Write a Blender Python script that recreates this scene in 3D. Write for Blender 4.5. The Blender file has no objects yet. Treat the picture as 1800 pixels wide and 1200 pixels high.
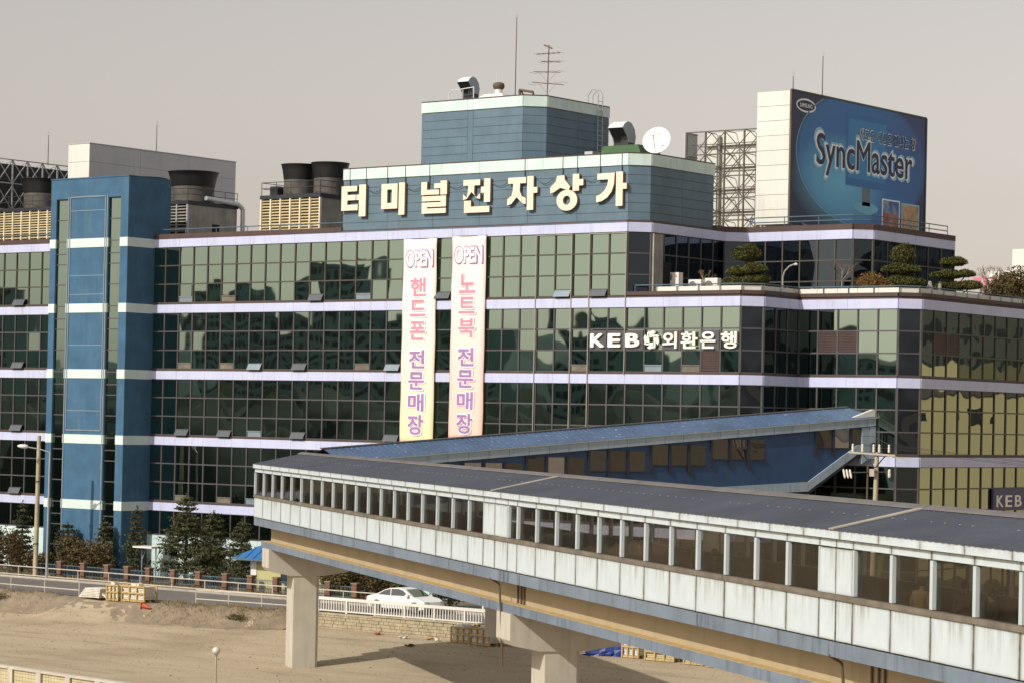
import bpy, bmesh, math, random
from math import sin, cos, tan, pi, radians, atan2, sqrt, hypot
from mathutils import Vector, Matrix, Euler

S = bpy.context.scene
COL = S.collection
rnd = random.Random(7)

# ------------------------------------------------------------------ camera
TH, ROLL, PITCH = radians(38.0), 0.0212, radians(0.87)
CAM = Vector((88.4, -124.3, 11.1))
R0 = Vector((cos(TH), sin(TH), 0)); D0 = Vector((-sin(TH), cos(TH), 0)); ZZ = Vector((0, 0, 1))
FW = D0*cos(PITCH) + ZZ*sin(PITCH); U0 = ZZ*cos(PITCH) - D0*sin(PITCH)
RR = cos(ROLL)*R0 + sin(ROLL)*U0; UU = cos(ROLL)*U0 - sin(ROLL)*R0
cd = bpy.data.cameras.new('camera'); cam = bpy.data.objects.new('camera', cd); COL.objects.link(cam)
cd.sensor_width = 36; cd.lens = 90.4; cd.shift_y = 0.03798; cd.clip_start = 0.5; cd.clip_end = 20000
cam.matrix_world = Matrix(((RR.x, UU.x, -FW.x, CAM.x), (RR.y, UU.y, -FW.y, CAM.y), (RR.z, UU.z, -FW.z, CAM.z), (0, 0, 0, 1)))
S.camera = cam

# ------------------------------------------------------------------ world and sun
SUN_EL = radians(36); SUN_H = Vector((-0.20, -0.98, 0)).normalized()      # towards the sun, horizontally
w = bpy.data.worlds.new('World'); S.world = w; w.use_nodes = True
nt = w.node_tree; nt.nodes.clear()
o_ = nt.nodes.new('ShaderNodeOutputWorld'); bg = nt.nodes.new('ShaderNodeBackground')
sky = nt.nodes.new('ShaderNodeTexSky'); sky.sky_type = 'NISHITA'; sky.sun_disc = False
sky.sun_elevation = SUN_EL; sky.sun_rotation = atan2(SUN_H.x, SUN_H.y)
sky.air_density = 1.8; sky.dust_density = 1.8; sky.ozone_density = 1.0; sky.altitude = 50
hs = nt.nodes.new('ShaderNodeHueSaturation'); hs.inputs['Saturation'].default_value = 0.22
tint = nt.nodes.new('ShaderNodeMix'); tint.data_type = 'RGBA'; tint.blend_type = 'MULTIPLY'; tint.inputs[0].default_value = 1.0
tint.inputs[7].default_value = (1.04, 0.955, 0.93, 1)
nt.links.new(sky.outputs[0], hs.inputs['Color']); nt.links.new(hs.outputs[0], tint.inputs[6])
nt.links.new(tint.outputs[2], bg.inputs[0]); nt.links.new(bg.outputs[0], o_.inputs[0])
bg.inputs[1].default_value = 0.126
sl = bpy.data.lights.new('sun', 'SUN'); sun = bpy.data.objects.new('sun', sl); COL.objects.link(sun)
sl.energy = 4.0; sl.angle = radians(0.6); sl.color = (1.0, 0.962, 0.89)
sd = -(SUN_H*cos(SUN_EL) + ZZ*sin(SUN_EL))
sun.rotation_euler = sd.to_track_quat('-Z', 'Y').to_euler(); sun.location = (-60, -200, 120)
vs = S.view_settings; vs.view_transform = 'Standard'; vs.look = 'None'; vs.gamma = 1; vs.exposure = -0.14
S.render.film_transparent = False
S.cycles.max_bounces = 6; S.cycles.transparent_max_bounces = 8
S.cycles.use_denoising = True

# ------------------------------------------------------------------ materials
def nodes(name):
    m = bpy.data.materials.new(name); m.use_nodes = True
    t = m.node_tree; return m, t, t.nodes['Principled BSDF'], t.nodes['Material Output']
def wpos(t):
    return t.nodes.new('ShaderNodeNewGeometry').outputs['Position']
def mapn(t, vec, sc, rot=(0, 0, 0)):
    n = t.nodes.new('ShaderNodeMapping'); n.inputs['Scale'].default_value = sc; n.inputs['Rotation'].default_value = rot
    t.links.new(vec, n.inputs[0]); return n.outputs[0]
def noise(t, vec, scale, detail=3, rough=.55):
    n = t.nodes.new('ShaderNodeTexNoise'); n.inputs['Scale'].default_value = scale
    n.inputs['Detail'].default_value = detail; n.inputs['Roughness'].default_value = rough
    t.links.new(vec, n.inputs['Vector']); return n.outputs['Fac']
def ramp(t, fac, stops):
    n = t.nodes.new('ShaderNodeValToRGB'); cr = n.color_ramp
    while len(cr.elements) < len(stops): cr.elements.new(0.5)
    for el, (p, c) in zip(cr.elements, stops):
        el.position = p; el.color = (c[0], c[1], c[2], 1) if not isinstance(c, (int, float)) else (c, c, c, 1)
    t.links.new(fac, n.inputs[0]); return n.outputs[0]
def mixc(t, fac, a, b, mode='MIX'):
    n = t.nodes.new('ShaderNodeMix'); n.data_type = 'RGBA'; n.blend_type = mode
    for sock, v in ((n.inputs[0], fac), (n.inputs[6], a), (n.inputs[7], b)):
        if isinstance(v, (int, float)): sock.default_value = v
        elif isinstance(v, (tuple, list)): sock.default_value = (v[0], v[1], v[2], 1)
        else: t.links.new(v, sock)
    return n.outputs[2]
def bump(t, h, strength, dist):
    n = t.nodes.new('ShaderNodeBump'); n.inputs['Strength'].default_value = strength; n.inputs['Distance'].default_value = dist
    t.links.new(h, n.inputs['Height']); return n.outputs[0]
MATS = {}
def mat(name, col, rough=.6, metal=0., var=.12, scale=.8, dirt=None, streak=0., bmp=0., bscale=6., spec=.5, vstretch=1.0, var2=None):
    """col with blotchy variation; dirt = colour of vertical streaks / stains that keep their own shape"""
    m, t, p, o = nodes(name); P = wpos(t)
    n1 = noise(t, mapn(t, P, (1, 1, vstretch)), scale, 5)
    lo = tuple(c*(1-var) for c in col); hi = tuple(min(1, c*(1+var)) for c in col)
    c = ramp(t, n1, [(.3, lo), (.7, hi)])
    if var2:
        n3 = noise(t, P, var2[0], 6, .65); c = mixc(t, ramp(t, n3, [(var2[3] if len(var2) > 3 else .45, 0), (.72, var2[2])]), c, var2[1])
    if dirt and streak > 0:
        n2 = noise(t, mapn(t, P, (2.6, 2.6, .22)), 1.1, 6, .7)
        n4 = noise(t, P, .35, 3)
        f = t.nodes.new('ShaderNodeMath'); f.operation = 'MULTIPLY'
        t.links.new(ramp(t, n2, [(.5, 0), (.72, 1)]), f.inputs[0]); t.links.new(ramp(t, n4, [(.35, .1), (.65, streak)]), f.inputs[1])
        c = mixc(t, f.outputs[0], c, dirt)
    t.links.new(c, p.inputs['Base Color'])
    p.inputs['Roughness'].default_value = rough; p.inputs['Metallic'].default_value = metal
    p.inputs['Specular IOR Level'].default_value = spec
    if bmp > 0: t.links.new(bump(t, noise(t, P, bscale, 4), .6, bmp), p.inputs['Normal'])
    MATS[name] = m; return m
def mirror_glass(name, gloss, base, fac, wav=.0085, wscale=.55, rough=.015):
    m, t, p, o = nodes(name); P = wpos(t)
    g = t.nodes.new('ShaderNodeBsdfGlossy'); g.inputs['Color'].default_value = (*gloss, 1); g.inputs['Roughness'].default_value = rough
    mx = t.nodes.new('ShaderNodeMixShader'); lw = t.nodes.new('ShaderNodeLayerWeight'); lw.inputs['Blend'].default_value = .35
    mr = t.nodes.new('ShaderNodeMapRange'); mr.inputs['To Min'].default_value = fac; mr.inputs['To Max'].default_value = 1.0
    t.links.new(lw.outputs['Fresnel'], mr.inputs['Value']); t.links.new(mr.outputs[0], mx.inputs[0])
    p.inputs['Base Color'].default_value = (*base, 1); p.inputs['Roughness'].default_value = .6; p.inputs['Specular IOR Level'].default_value = 0
    nb = bump(t, noise(t, mapn(t, P, (1, 1, .8)), wscale, 0, .4), 1.0, wav)
    t.links.new(nb, g.inputs['Normal'])
    t.links.new(p.outputs[0], mx.inputs[1]); t.links.new(g.outputs[0], mx.inputs[2]); t.links.new(mx.outputs[0], o.inputs[0])
    MATS[name] = m; return m
def clear_glass(name, tintc, refl, wav=.004):
    m, t, p, o = nodes(name); P = wpos(t)
    tr = t.nodes.new('ShaderNodeBsdfTransparent'); tr.inputs[0].default_value = (*tintc, 1)
    g = t.nodes.new('ShaderNodeBsdfGlossy'); g.inputs['Roughness'].default_value = .03; g.inputs[0].default_value = (.85, .85, .82, 1)
    t.links.new(bump(t, noise(t, P, .8, 2), 1, wav), g.inputs['Normal'])
    d = t.nodes.new('ShaderNodeBsdfDiffuse'); d.inputs[0].default_value = (.14, .12, .09, 1)
    mx = t.nodes.new('ShaderNodeMixShader'); lw = t.nodes.new('ShaderNodeLayerWeight'); lw.inputs['Blend'].default_value = .3
    mr = t.nodes.new('ShaderNodeMapRange'); mr.inputs['To Min'].default_value = refl; mr.inputs['To Max'].default_value = .26
    t.links.new(lw.outputs['Fresnel'], mr.inputs['Value']); t.links.new(mr.outputs[0], mx.inputs[0])
    m2 = t.nodes.new('ShaderNodeMixShader')       # film of dust on the pane
    t.links.new(ramp(t, noise(t, P, .9, 4), [(.4, .02), (.8, .10)]), m2.inputs[0])
    t.links.new(tr.outputs[0], mx.inputs[1]); t.links.new(g.outputs[0], mx.inputs[2])
    t.links.new(mx.outputs[0], m2.inputs[1]); t.links.new(d.outputs[0], m2.inputs[2]); t.links.new(m2.outputs[0], o.inputs[0])
    MATS[name] = m; return m
def leaf_mat(name, a, b, c, scale=1.6):
    m, t, p, o = nodes(name); P = wpos(t)
    n1 = noise(t, P, scale, 4, .6); n2 = noise(t, P, scale*7, 2)
    col = mixc(t, ramp(t, n2, [(.35, 0), (.7, .6)]), ramp(t, n1, [(.3, a), (.5, b), (.72, c)]), b)
    t.links.new(col, p.inputs['Base Color']); p.inputs['Roughness'].default_value = .7; p.inputs['Specular IOR Level'].default_value = .25
    MATS[name] = m; return m

mirror_glass('glass_front', (.315, .41, .33), (.003, .005, .005), .80)
mirror_glass('glass_dark_reflection', (.26, .32, .36), (.003, .004, .006), .16, wav=.02, wscale=.9)  # facade glass made dimmer; dark reflections are put into the material
mirror_glass('glass_side', (.33, .35, .265), (.004, .005, .006), .70, wav=.014, wscale=.8)
mirror_glass('glass_ramp', (.40, .40, .40), (.010, .009, .009), .22, wav=.006, wscale=.7)
clear_glass('glass_bridge', (.62, .60, .56), .03)
mirror_glass('glass_ramp_pale', (.62, .64, .66), (.03, .028, .026), .45, wav=.02, wscale=1.0)
mirror_glass('glass_ramp_dark', (.40, .38, .36), (.008, .008, .008), .2, wav=.02, wscale=1.0)
clear_glass('glass_car', (.12, .12, .13), .25)
mat('frame_olive', (.075, .068, .05), .5, .2, .15, 1.2)
mat('frame_grey', (.09, .082, .085), .5, .2, .15, 1.2)
mat('frame_pale', (.42, .38, .31), .5, .3, .1)
mat('lilac_panel', (.53, .55, .73), .45, .0, .07, .5, dirt=(.30, .28, .30), streak=.45)
mat('brown_trim', (.072, .044, .036), .6, 0, .18, 1.0)
mat('blue_wall', (.052, .125, .205), .75, 0, .14, .9, dirt=(.11, .17, .215), streak=.6, bmp=.006, bscale=9, spec=.25)
mat('tower_band', (.60, .70, .66), .6, 0, .06)
mat('tower_trim', (.22, .27, .30), .5, .3, .1)
mat('tower_glass_green', (.12, .135, .10), .12, 0, .1, .6)
mat('slate_panel', (.118, .178, .218), .6, .0, .13, .7, dirt=(.10, .115, .12), streak=.55, spec=.3)
mat('mint_panel', (.58, .71, .66), .55, 0, .08, .8, dirt=(.38, .40, .34), streak=.5)
mat('letter_cream', (.82, .69, .53), .55, 0, .04)
mat('letter_edge', (.30, .21, .11), .6)
mat('lattice_brown', (.115, .095, .068), .6, .2, .2, 2)
mat('letter_white', (.90, .86, .74), .5, 0, .02)
mat('white_wall', (.68, .67, .60), .6, 0, .05, .6, dirt=(.45, .33, .2), streak=.35)
mat('grey_sheet', (.46, .47, .48), .5, .15, .06, .5, dirt=(.28, .28, .28), streak=.3)
mat('steel', (.42, .42, .41), .45, .5, .12, 2.0)
mat('steel_dark', (.04, .04, .046), .5, .4, .15, 2.0)
mat('galvanised', (.55, .56, .56), .35, .7, .1, 3.0)
mat('black_plastic', (.012, .012, .013), .45, 0, .2)
mat('stack_grey', (.085, .075, .062), .7, 0, .3, 1.6)
mat('louvre_cream', (.58, .47, .26), .6, 0, .12, 1.4, dirt=(.2, .15, .08), streak=.4)
mat('louvre_white', (.74, .68, .55), .6, 0, .08)
mat('grime_wall', (.30, .28, .24), .75, 0, .22, 1.0, dirt=(.1, .09, .08), streak=.7)
mat('void', (.006, .006, .007), .9, 0, .1)
mat('roof_deck', (.22, .21, .19), .9, 0, .2, .5)
mat('interior', (.018, .018, .02), .9, 0, .2)
mat('fabric_white', (.82, .78, .70), .8, 0, .03, 1.2)
mat('hood_grey', (.27, .30, .33), .4, .4, .08)
mat('hood_white', (.70, .69, .64), .5, .1, .06)
mat('green_tarp', (.045, .105, .035), .7, 0, .2)
mat('dish_white', (.85, .82, .76), .45, 0, .03)
mat('rust_brown', (.12, .085, .055), .7, .2, .25)

mat('bridge_joint', (.055, .05, .036), .8, 0, .3, 3)
mat('bridge_sill', (.16, .135, .10), .7, 0, .3, 1.5)
mat('bridge_mullion', (.56, .62, .64), .45, .2, .06)
mat('bridge_roof', (.060, .068, .088), .62, .1, .18, .35, dirt=(.13, .12, .11), streak=.4, spec=.35)
mat('ramp_roof', (.070, .120, .215), .55, .1, .22, .5, var2=(5.5, (.50, .53, .55), 1.0, .60))
mat('ridge_cap', (.15, .135, .125), .7, .1, .2, .8)
mat('beam_bluegrey', (.165, .205, .25), .65, 0, .18, .6, dirt=(.03, .033, .033), streak=1.0)
mat('girder_cream', (.42, .335, .205), .65, 0, .07, .6, dirt=(.2, .15, .08), streak=.4)
mat('concrete', (.50, .455, .375), .85, 0, .10, .7, dirt=(.2, .16, .11), streak=.45, bmp=.006, bscale=12, spec=.2)
mat('ramp_blue', (.022, .060, .140), .55, 0, .14, .6, dirt=(.02, .035, .06), streak=.5)
mat('ramp_pale', (.30, .37, .42), .55, .05, .10, .7, dirt=(.14, .16, .17), streak=.5)
mat('asphalt', (.155, .142, .13), .9, 0, .16, .35, bmp=.004, bscale=30, spec=.2, var2=(1.2, (.21, .19, .16), .5))
mat('kerb', (.36, .32, .26), .85, 0, .15, 1.5)
mat('pavement', (.27, .24, .19), .9, 0, .2, .9)
mat('rail_pale', (.60, .55, .45), .5, .2, .1, 2)
mat('rail_white', (.66, .64, .58), .55, 0, .05)
mat('brick', (.17, .085, .052), .85, 0, .25, 3.5, bmp=.006, bscale=10)
mat('brick_cap', (.22, .15, .10), .85, 0, .2, 2)
mat('fence_blue', (.10, .155, .19), .6, .2, .15)
mat('stone_block', (.37, .315, .205), .9, 0, .25, 2.2, bmp=.02, bscale=7, spec=.2)
mat('stone_joint', (.15, .125, .085), .95, 0, .2)
mat('hut_yellow', (.46, .42, .20), .8, 0, .08)
mat('hut_roof', (.030, .145, .36), .5, .1, .1)
mat('wood', (.48, .34, .15), .8, 0, .25, 4)
mat('wood_yellow', (.42, .30, .10), .75, 0, .2, 4)
mat('stone_slab', (.66, .60, .50), .85, 0, .2, 2.5)
mat('tarp_blue', (.015, .035, .19), .45, 0, .3, 2.0, bmp=.02, bscale=5)
mat('cone_red', (.38, .07, .03), .6)
mat('pole_concrete', (.42, .36, .24), .8, 0, .12, 1.2)
mat('insulator', (.70, .64, .52), .4)
mat('car_white', (.82, .80, .76), .22, .0, .01, spec=.6)
mat('tyre', (.015, .015, .015), .85)
mat('rubber_black', (.02, .02, .02), .6)
mat('rim', (.45, .45, .45), .3, .8)
mat('lamp_red', (.35, .03, .02), .3)
mat('bark', (.085, .062, .042), .9, 0, .3, 4)
mat('bark_pale', (.27, .20, .13), .9, 0, .2, 4)
mat('globe_white', (.60, .56, .47), .35)
mat('tile_cream', (.52, .45, .27), .7, 0, .12, 2.0)
mat('sky_sign_pink', (.72, .16, .22), .5)
mat('aircon_white', (.75, .72, .66), .5, 0, .05, 2)
mat('aircon_fan', (.16, .15, .12), .6)
mat('soil', (.10, .075, .05), .95, 0, .3, 2)
mat('rock', (.32, .29, .25), .9, 0, .25, 3, bmp=.03, bscale=5)
mat('skin', (.52, .33, .23), .55)
mat('hair_black', (.012, .010, .009), .5)
mat('jacket_beige', (.46, .32, .19), .9, 0, .12, 6, bmp=.01, bscale=25)
mat('coat_dark', (.028, .027, .032), .9, 0, .2, 6)
mat('coat_brown', (.09, .055, .035), .9, 0, .2, 6)
mat('trousers', (.03, .032, .04), .9)
mat('apartment_hazy', (.19, .30, .34), .8, 0, .1, .05)  # bluish lift of distant haze is put into this colour
mat('apartment_cream', (.66, .58, .38), .8, 0, .06, .1)
mat('far_roof', (.12, .12, .13), .9)
mat('bank_soil', (.225, .175, .118), .95, 0, .25, 1.2, bmp=.06, bscale=3, var2=(5, (.32, .25, .165), .5))
mat('far_block', (.10, .11, .115), .8, 0, .2, .1)
mat('pebble', (.36, .295, .205), .95, 0, .4, 8)
mat('wood_mass', (.020, .028, .022), 1.0, 0, .4, .15)
mat('window_dark', (.03, .04, .05), .25)
mat('hill', (.065, .10, .105), 1.0, 0, .3, .02)
leaf_mat('needle', (.034, .038, .017), (.070, .072, .030), (.12, .112, .048), 1.3)
leaf_mat('needle_dark', (.024, .030, .016), (.046, .054, .026), (.085, .085, .04), 1.3)
leaf_mat('brown_leaf', (.048, .036, .016), (.095, .070, .029), (.15, .11, .045), 1.8)
mat('flap_grey', (.105, .115, .125), .35, .1, .1)
leaf_mat('olive_leaf', (.05, .042, .016), (.10, .078, .028), (.16, .12, .045), 1.8)
leaf_mat('topiary', (.038, .044, .012), (.080, .080, .020), (.135, .122, .032), 1.5)
leaf_mat('amber_leaf', (.10, .055, .018), (.19, .11, .035), (.28, .18, .06), 2.2)
leaf_mat('twig', (.13, .075, .045), (.20, .12, .07), (.26, .17, .11), 2.5)
leaf_mat('dry_grass', (.15, .105, .05), (.26, .19, .09), (.36, .27, .14), 1.5)
leaf_mat('belt_leaf', (.015, .02, .012), (.03, .036, .02), (.05, .05, .03), .1)

# sand of the open lot: tyre-combed streaks, damp patches
m, t, p, o = nodes('sand'); P = wpos(t)
a = noise(t, mapn(t, P, (.10, .55, 1), (0, 0, radians(20))), 1.3, 6, .6); b = noise(t, P, .09, 4); c = noise(t, P, 3.5, 5, .7)
col = ramp(t, a, [(.28, (.28, .22, .145)), (.43, (.41, .33, .222)), (.75, (.47, .385, .267))])
col = mixc(t, ramp(t, b, [(.52, 0), (.66, .55)]), col, (.24, .18, .11))
col = mixc(t, ramp(t, c, [(.5, 0), (.85, .5)]), col, (.25, .19, .125))
t.links.new(col, p.inputs['Base Color']); p.inputs['Roughness'].default_value = .95; p.inputs['Specular IOR Level'].default_value = .15
t.links.new(bump(t, noise(t, P, 5, 6, .7), .6, .05), p.inputs['Normal']); MATS['sand'] = m

# white enamel bridge panel: grime gathers along each panel's own edges and runs down from the top
m, t, p, o = nodes('bridge_white'); P = wpos(t); tc = t.nodes.new('ShaderNodeTexCoord'); sp = t.nodes.new('ShaderNodeSeparateXYZ'); t.links.new(tc.outputs['Object'], sp.inputs[0])
def MM(op, a, b=None):
    n = t.nodes.new('ShaderNodeMath'); n.operation = op
    for s_, v in zip(n.inputs, (a, b)):
        if v is None: continue
        if isinstance(v, (int, float)): s_.default_value = v
        else: t.links.new(v, s_)
    return n.outputs[0]
ex = MM('MULTIPLY', MM('ABSOLUTE', sp.outputs[0]), 2); ez = MM('MULTIPLY', MM('ABSOLUTE', sp.outputs[2]), 2)
edge = MM('MAXIMUM', MM('POWER', ex, 16), MM('POWER', ez, 18))
n1 = noise(t, mapn(t, P, (1.5, 1.5, 1.2)), 1.6, 5, .65); n2 = noise(t, mapn(t, P, (5.5, 5.5, .18)), 1.0, 5, .7); n3 = noise(t, P, .45, 3)
top = MM('POWER', MM('ADD', sp.outputs[2], .5), 1.6)
gr = MM('MULTIPLY', edge, ramp(t, n1, [(.3, .35), (.6, 1)]))
stn = MM('MULTIPLY', MM('MULTIPLY', ramp(t, n2, [(.44, 0), (.64, 1)]), ramp(t, n3, [(.36, .05), (.56, .85)])), top)
col = mixc(t, gr, ramp(t, n1, [(.3, (.53, .60, .62)), (.7, (.60, .66, .675))]), (.20, .18, .13)); col = mixc(t, stn, col, (.26, .235, .17))
t.links.new(col, p.inputs['Base Color']); p.inputs['Roughness'].default_value = .42; MATS['bridge_white'] = m

# ------------------------------------------------------------------ helpers
WL = {}
class MB:
    def __init__(s): s.v = []; s.f = []
    def quad_box(s, pts):                       # 8 points: bottom ring 0-3, top ring 4-7
        b = len(s.v); s.v += [tuple(p) for p in pts]
        s.f += [tuple(b+i for i in q) for q in ((3, 2, 1, 0), (4, 5, 6, 7), (0, 1, 5, 4), (1, 2, 6, 5), (2, 3, 7, 6), (3, 0, 4, 7))]; return s
    def box(s, x0, x1, y0, y1, z0, z1):
        return s.quad_box([(x0, y0, z0), (x1, y0, z0), (x1, y1, z0), (x0, y1, z0), (x0, y0, z1), (x1, y0, z1), (x1, y1, z1), (x0, y1, z1)])
    def ob(s, c, ax, ay, az):                   # centre and three half-edge vectors (right handed)
        c, ax, ay, az = Vector(c), Vector(ax), Vector(ay), Vector(az)
        return s.quad_box([c-ax-ay-az, c+ax-ay-az, c+ax+ay-az, c-ax+ay-az, c-ax-ay+az, c+ax-ay+az, c+ax+ay+az, c-ax+ay+az])
    def bar(s, p, q, w, h=None, up=(0, 0, 1)):  # square bar from p to q
        p, q = Vector(p), Vector(q); h = h or w; d = (q-p); L = d.length; d.normalize(); up = Vector(up)
        if abs(d.dot(up)) > .98: up = Vector((0, 1, 0))
        sd = d.cross(up).normalized(); u2 = sd.cross(d)
        return s.ob((p+q)/2, d*L/2, sd*-w/2, u2*h/2)
    def tube(s, p, q, r, r2=None, n=8, cap=True):
        p, q = Vector(p), Vector(q); r2 = r if r2 is None else r2; d = (q-p).normalized()
        a = d.orthogonal().normalized(); b2 = d.cross(a); b = len(s.v)
        for c, rr in ((p, r), (q, r2)):
            s.v += [tuple(c + a*cos(2*pi*i/n)*rr + b2*sin(2*pi*i/n)*rr) for i in range(n)]
        for i in range(n):
            j = (i+1) % n; s.f.append((b+i, b+j, b+n+j, b+n+i))
        if cap: s.f.append(tuple(b+i for i in range(n-1, -1, -1))); s.f.append(tuple(b+n+i for i in range(n)))
        return s
    def path(s, pts, r, n=6):
        for a, b in zip(pts[:-1], pts[1:]): s.tube(a, b, r, r, n)
        return s
    def lathe(s, c, prof, n=24, axis=(0, 0, 1), capb=True, capt=True):
        c = Vector(c); ax = Vector(axis).normalized(); a = ax.orthogonal().normalized(); b2 = ax.cross(a); b = len(s.v)
        for r, z in prof: s.v += [tuple(c + ax*z + (a*cos(2*pi*i/n) + b2*sin(2*pi*i/n))*r) for i in range(n)]
        for k in range(len(prof)-1):
            for i in range(n):
                j = (i+1) % n; s.f.append((b+k*n+i, b+k*n+j, b+(k+1)*n+j, b+(k+1)*n+i))
        if capb: s.f.append(tuple(b+i for i in range(n-1, -1, -1)))
        if capt: s.f.append(tuple(b+(len(prof)-1)*n+i for i in range(n)))
        return s
    def prism(s, pts, z0, z1):                  # plan polygon (counter-clockwise) extruded in z
        b = len(s.v); n = len(pts)
        s.v += [(x, y, z0) for x, y in pts] + [(x, y, z1) for x, y in pts]
        s.f.append(tuple(b+i for i in range(n-1, -1, -1))); s.f.append(tuple(b+n+i for i in range(n)))
        for i in range(n): j = (i+1) % n; s.f.append((b+i, b+j, b+n+j, b+n+i))
        return s
    def slab(s, pts, o, ux, uy, th):            # polygon in a plane (o + a*ux + b*uy), thickness vector th
        o, ux, uy, th = Vector(o), Vector(ux), Vector(uy), Vector(th); b = len(s.v); n = len(pts)
        s.v += [tuple(o+ux*a+uy*c) for a, c in pts] + [tuple(o+ux*a+uy*c+th) for a, c in pts]
        s.f.append(tuple(b+i for i in range(n-1, -1, -1))); s.f.append(tuple(b+n+i for i in range(n)))
        for i in range(n): j = (i+1) % n; s.f.append((b+i, b+j, b+n+j, b+n+i))
        return s
    def tri(s, a, b, c): k = len(s.v); s.v += [tuple(a), tuple(b), tuple(c)]; s.f.append((k, k+1, k+2)); return s
    def quad(s, a, b, c, d): k = len(s.v); s.v += [tuple(a), tuple(b), tuple(c), tuple(d)]; s.f.append((k, k+1, k+2, k+3)); return s
    def build(s, name, m, parent=None, smooth=False, fix=True):
        xs, ys, zs = zip(*s.v); c = Vector(((min(xs)+max(xs))/2, (min(ys)+max(ys))/2, min(zs)))
        me = bpy.data.meshes.new(name); me.from_pydata([(x-c.x, y-c.y, z-c.z) for x, y, z in s.v], [], s.f)
        if fix:
            bm = bmesh.new(); bm.from_mesh(me); bmesh.ops.recalc_face_normals(bm, faces=bm.faces); bm.to_mesh(me); bm.free()
        me.materials.append(MATS[m] if isinstance(m, str) else m)
        if smooth:
            for pl in me.polygons: pl.use_smooth = True
            if smooth != True:
                me.set_sharp_from_angle(angle=radians(smooth))
        return link(name, me, c, parent)
def link(name, me, loc, parent=None, rotz=0, scale=None):
    o = bpy.data.objects.new(name, me); COL.objects.link(o); loc = Vector(loc); WL[o] = loc
    if parent is not None: o.parent = parent; o.location = loc - WL[parent]
    else: o.location = loc
    if rotz: o.rotation_euler = (0, 0, rotz)
    if scale: o.scale = scale
    return o
def tag(o, label=None, cat=None, group=None, kind=None):
    if label: o['label'] = label
    if cat: o['category'] = cat
    if group: o['group'] = group
    if kind: o['kind'] = kind
    return o
def thing(name, loc, label, cat, group=None):
    return tag(link(name, None, loc), label, cat, group)
def copy_tree(root, delta, label=None):          # a thing and its parts and sub-parts, moved by delta
    def rec(o, par):
        c = o.copy(); COL.objects.link(c); c.parent = par
        WL[c] = WL[o] + Vector(delta)
        for ch in [x for x in KIDS.get(o, [])]: rec(ch, c)
        return c
    KIDS = {}
    for ob in list(COL.objects):
        if ob.parent is not None: KIDS.setdefault(ob.parent, []).append(ob)
    r = rec(root, None); r.location = WL[r]
    if label: r['label'] = label
    return r
_unit = {}
def unit_box(m):
    if m not in _unit:
        me = bpy.data.meshes.new('unit_'+m); b = MB().box(-.5, .5, -.5, .5, -.5, .5)
        me.from_pydata(b.v, [], b.f); me.materials.append(MATS[m]); _unit[m] = me
    return _unit[m]
_txt = {}
def text_mesh(txt, size, offset=0., extrude=.02, m='letter_white', space=1.0):
    key = (txt, size, offset, extrude, m)
    if key in _txt: return _txt[key]
    cu = bpy.data.curves.new('lettering', 'FONT'); cu.body = txt; cu.size = size; cu.extrude = extrude; cu.offset = offset
    cu.align_x = 'CENTER'; cu.align_y = 'CENTER'; cu.resolution_u = 3; cu.space_character = space
    ob = bpy.data.objects.new('lettering', cu); COL.objects.link(ob)
    dg = bpy.context.evaluated_depsgraph_get(); me = bpy.data.meshes.new_from_object(ob.evaluated_get(dg))
    bpy.data.objects.remove(ob); me.materials.clear(); me.materials.append(MATS[m]); _txt[key] = me
    return me
def letter(name, txt, loc, w, h, face_rot, parent, m, offset=0., extrude=.02):
    """text scaled to a w x h box, standing upright; face_rot turns it about z (0 = faces -Y)"""
    me0 = text_mesh(txt, 1.0, 0., extrude, m)          # weight is added with shifted copies, each at its own depth
    V0 = [v.co.copy() for v in me0.vertices]; F0 = [tuple(pl.vertices) for pl in me0.polygons]; k = 12 if offset > 0 else 0
    vs_, fs_ = [], []
    for j in range(k+1):
        dx, dy = (0, 0) if j == 0 else (offset*cos(2*pi*j/k), offset*sin(2*pi*j/k)); nb = len(vs_)
        vs_ += [Vector((v.x+dx, v.y+dy, v.z-.00035*j)) for v in V0]; fs_ += [tuple(nb+i for i in f) for f in F0]
    xs = [v.x for v in vs_]; ys = [v.y for v in vs_]; cx, cy = (min(xs)+max(xs))/2, (min(ys)+max(ys))/2
    sx, sy = w/(max(xs)-min(xs)), h/(max(ys)-min(ys)); ca, sa = cos(face_rot), sin(face_rot); out = []
    for v in vs_:
        X, Z, Yd = (v.x-cx)*sx, (v.y-cy)*sy, -v.z; out.append((X*ca - Yd*sa, X*sa + Yd*ca, Z))
    me = bpy.data.meshes.new(name); me.from_pydata(out, [], fs_); me.materials.append(MATS[m])
    return link(name, me, loc, parent)

# ------------------------------------------------------------------ ground, road, lot
def edgeY(x):
    if x < -30: return -15.9 + .2*sin(x*.35)
    if x < -15: return -15.9 + (x+30)/15*1.4 + .2*sin(x*.35)
    if x > -12.9: return -12.63
    return -14.5 + (x+15)/2.1*1.87
def smooth(a, b, t): t = max(0, min(1, (t-a)/(b-a))); return t*t*(3-2*t)
def ground_z(x, y):
    e = edgeY(x); lot = -1.22 - .68*smooth(-13, -29, y)
    if x < -12.9:
        gap = math.exp(-((x+27.5)/3.2)**2)
        bank = 2.2 + 2.5*gap
        f = smooth(e, e-bank, y); z = -.34*(1-f) + lot*f
        z += .20*sin(pi*min(1, max(0, (e-y)/bank)))*(1-gap)*(1+.5*sin(x*1.7)+.4*sin(x*4.1+y*2))
        return z
    return -.34 if y > e-.02 else lot
def lin(a, b, st):
    n = int(round((b-a)/st)); return [a+(b-a)*i/n for i in range(n+1)]
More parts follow.
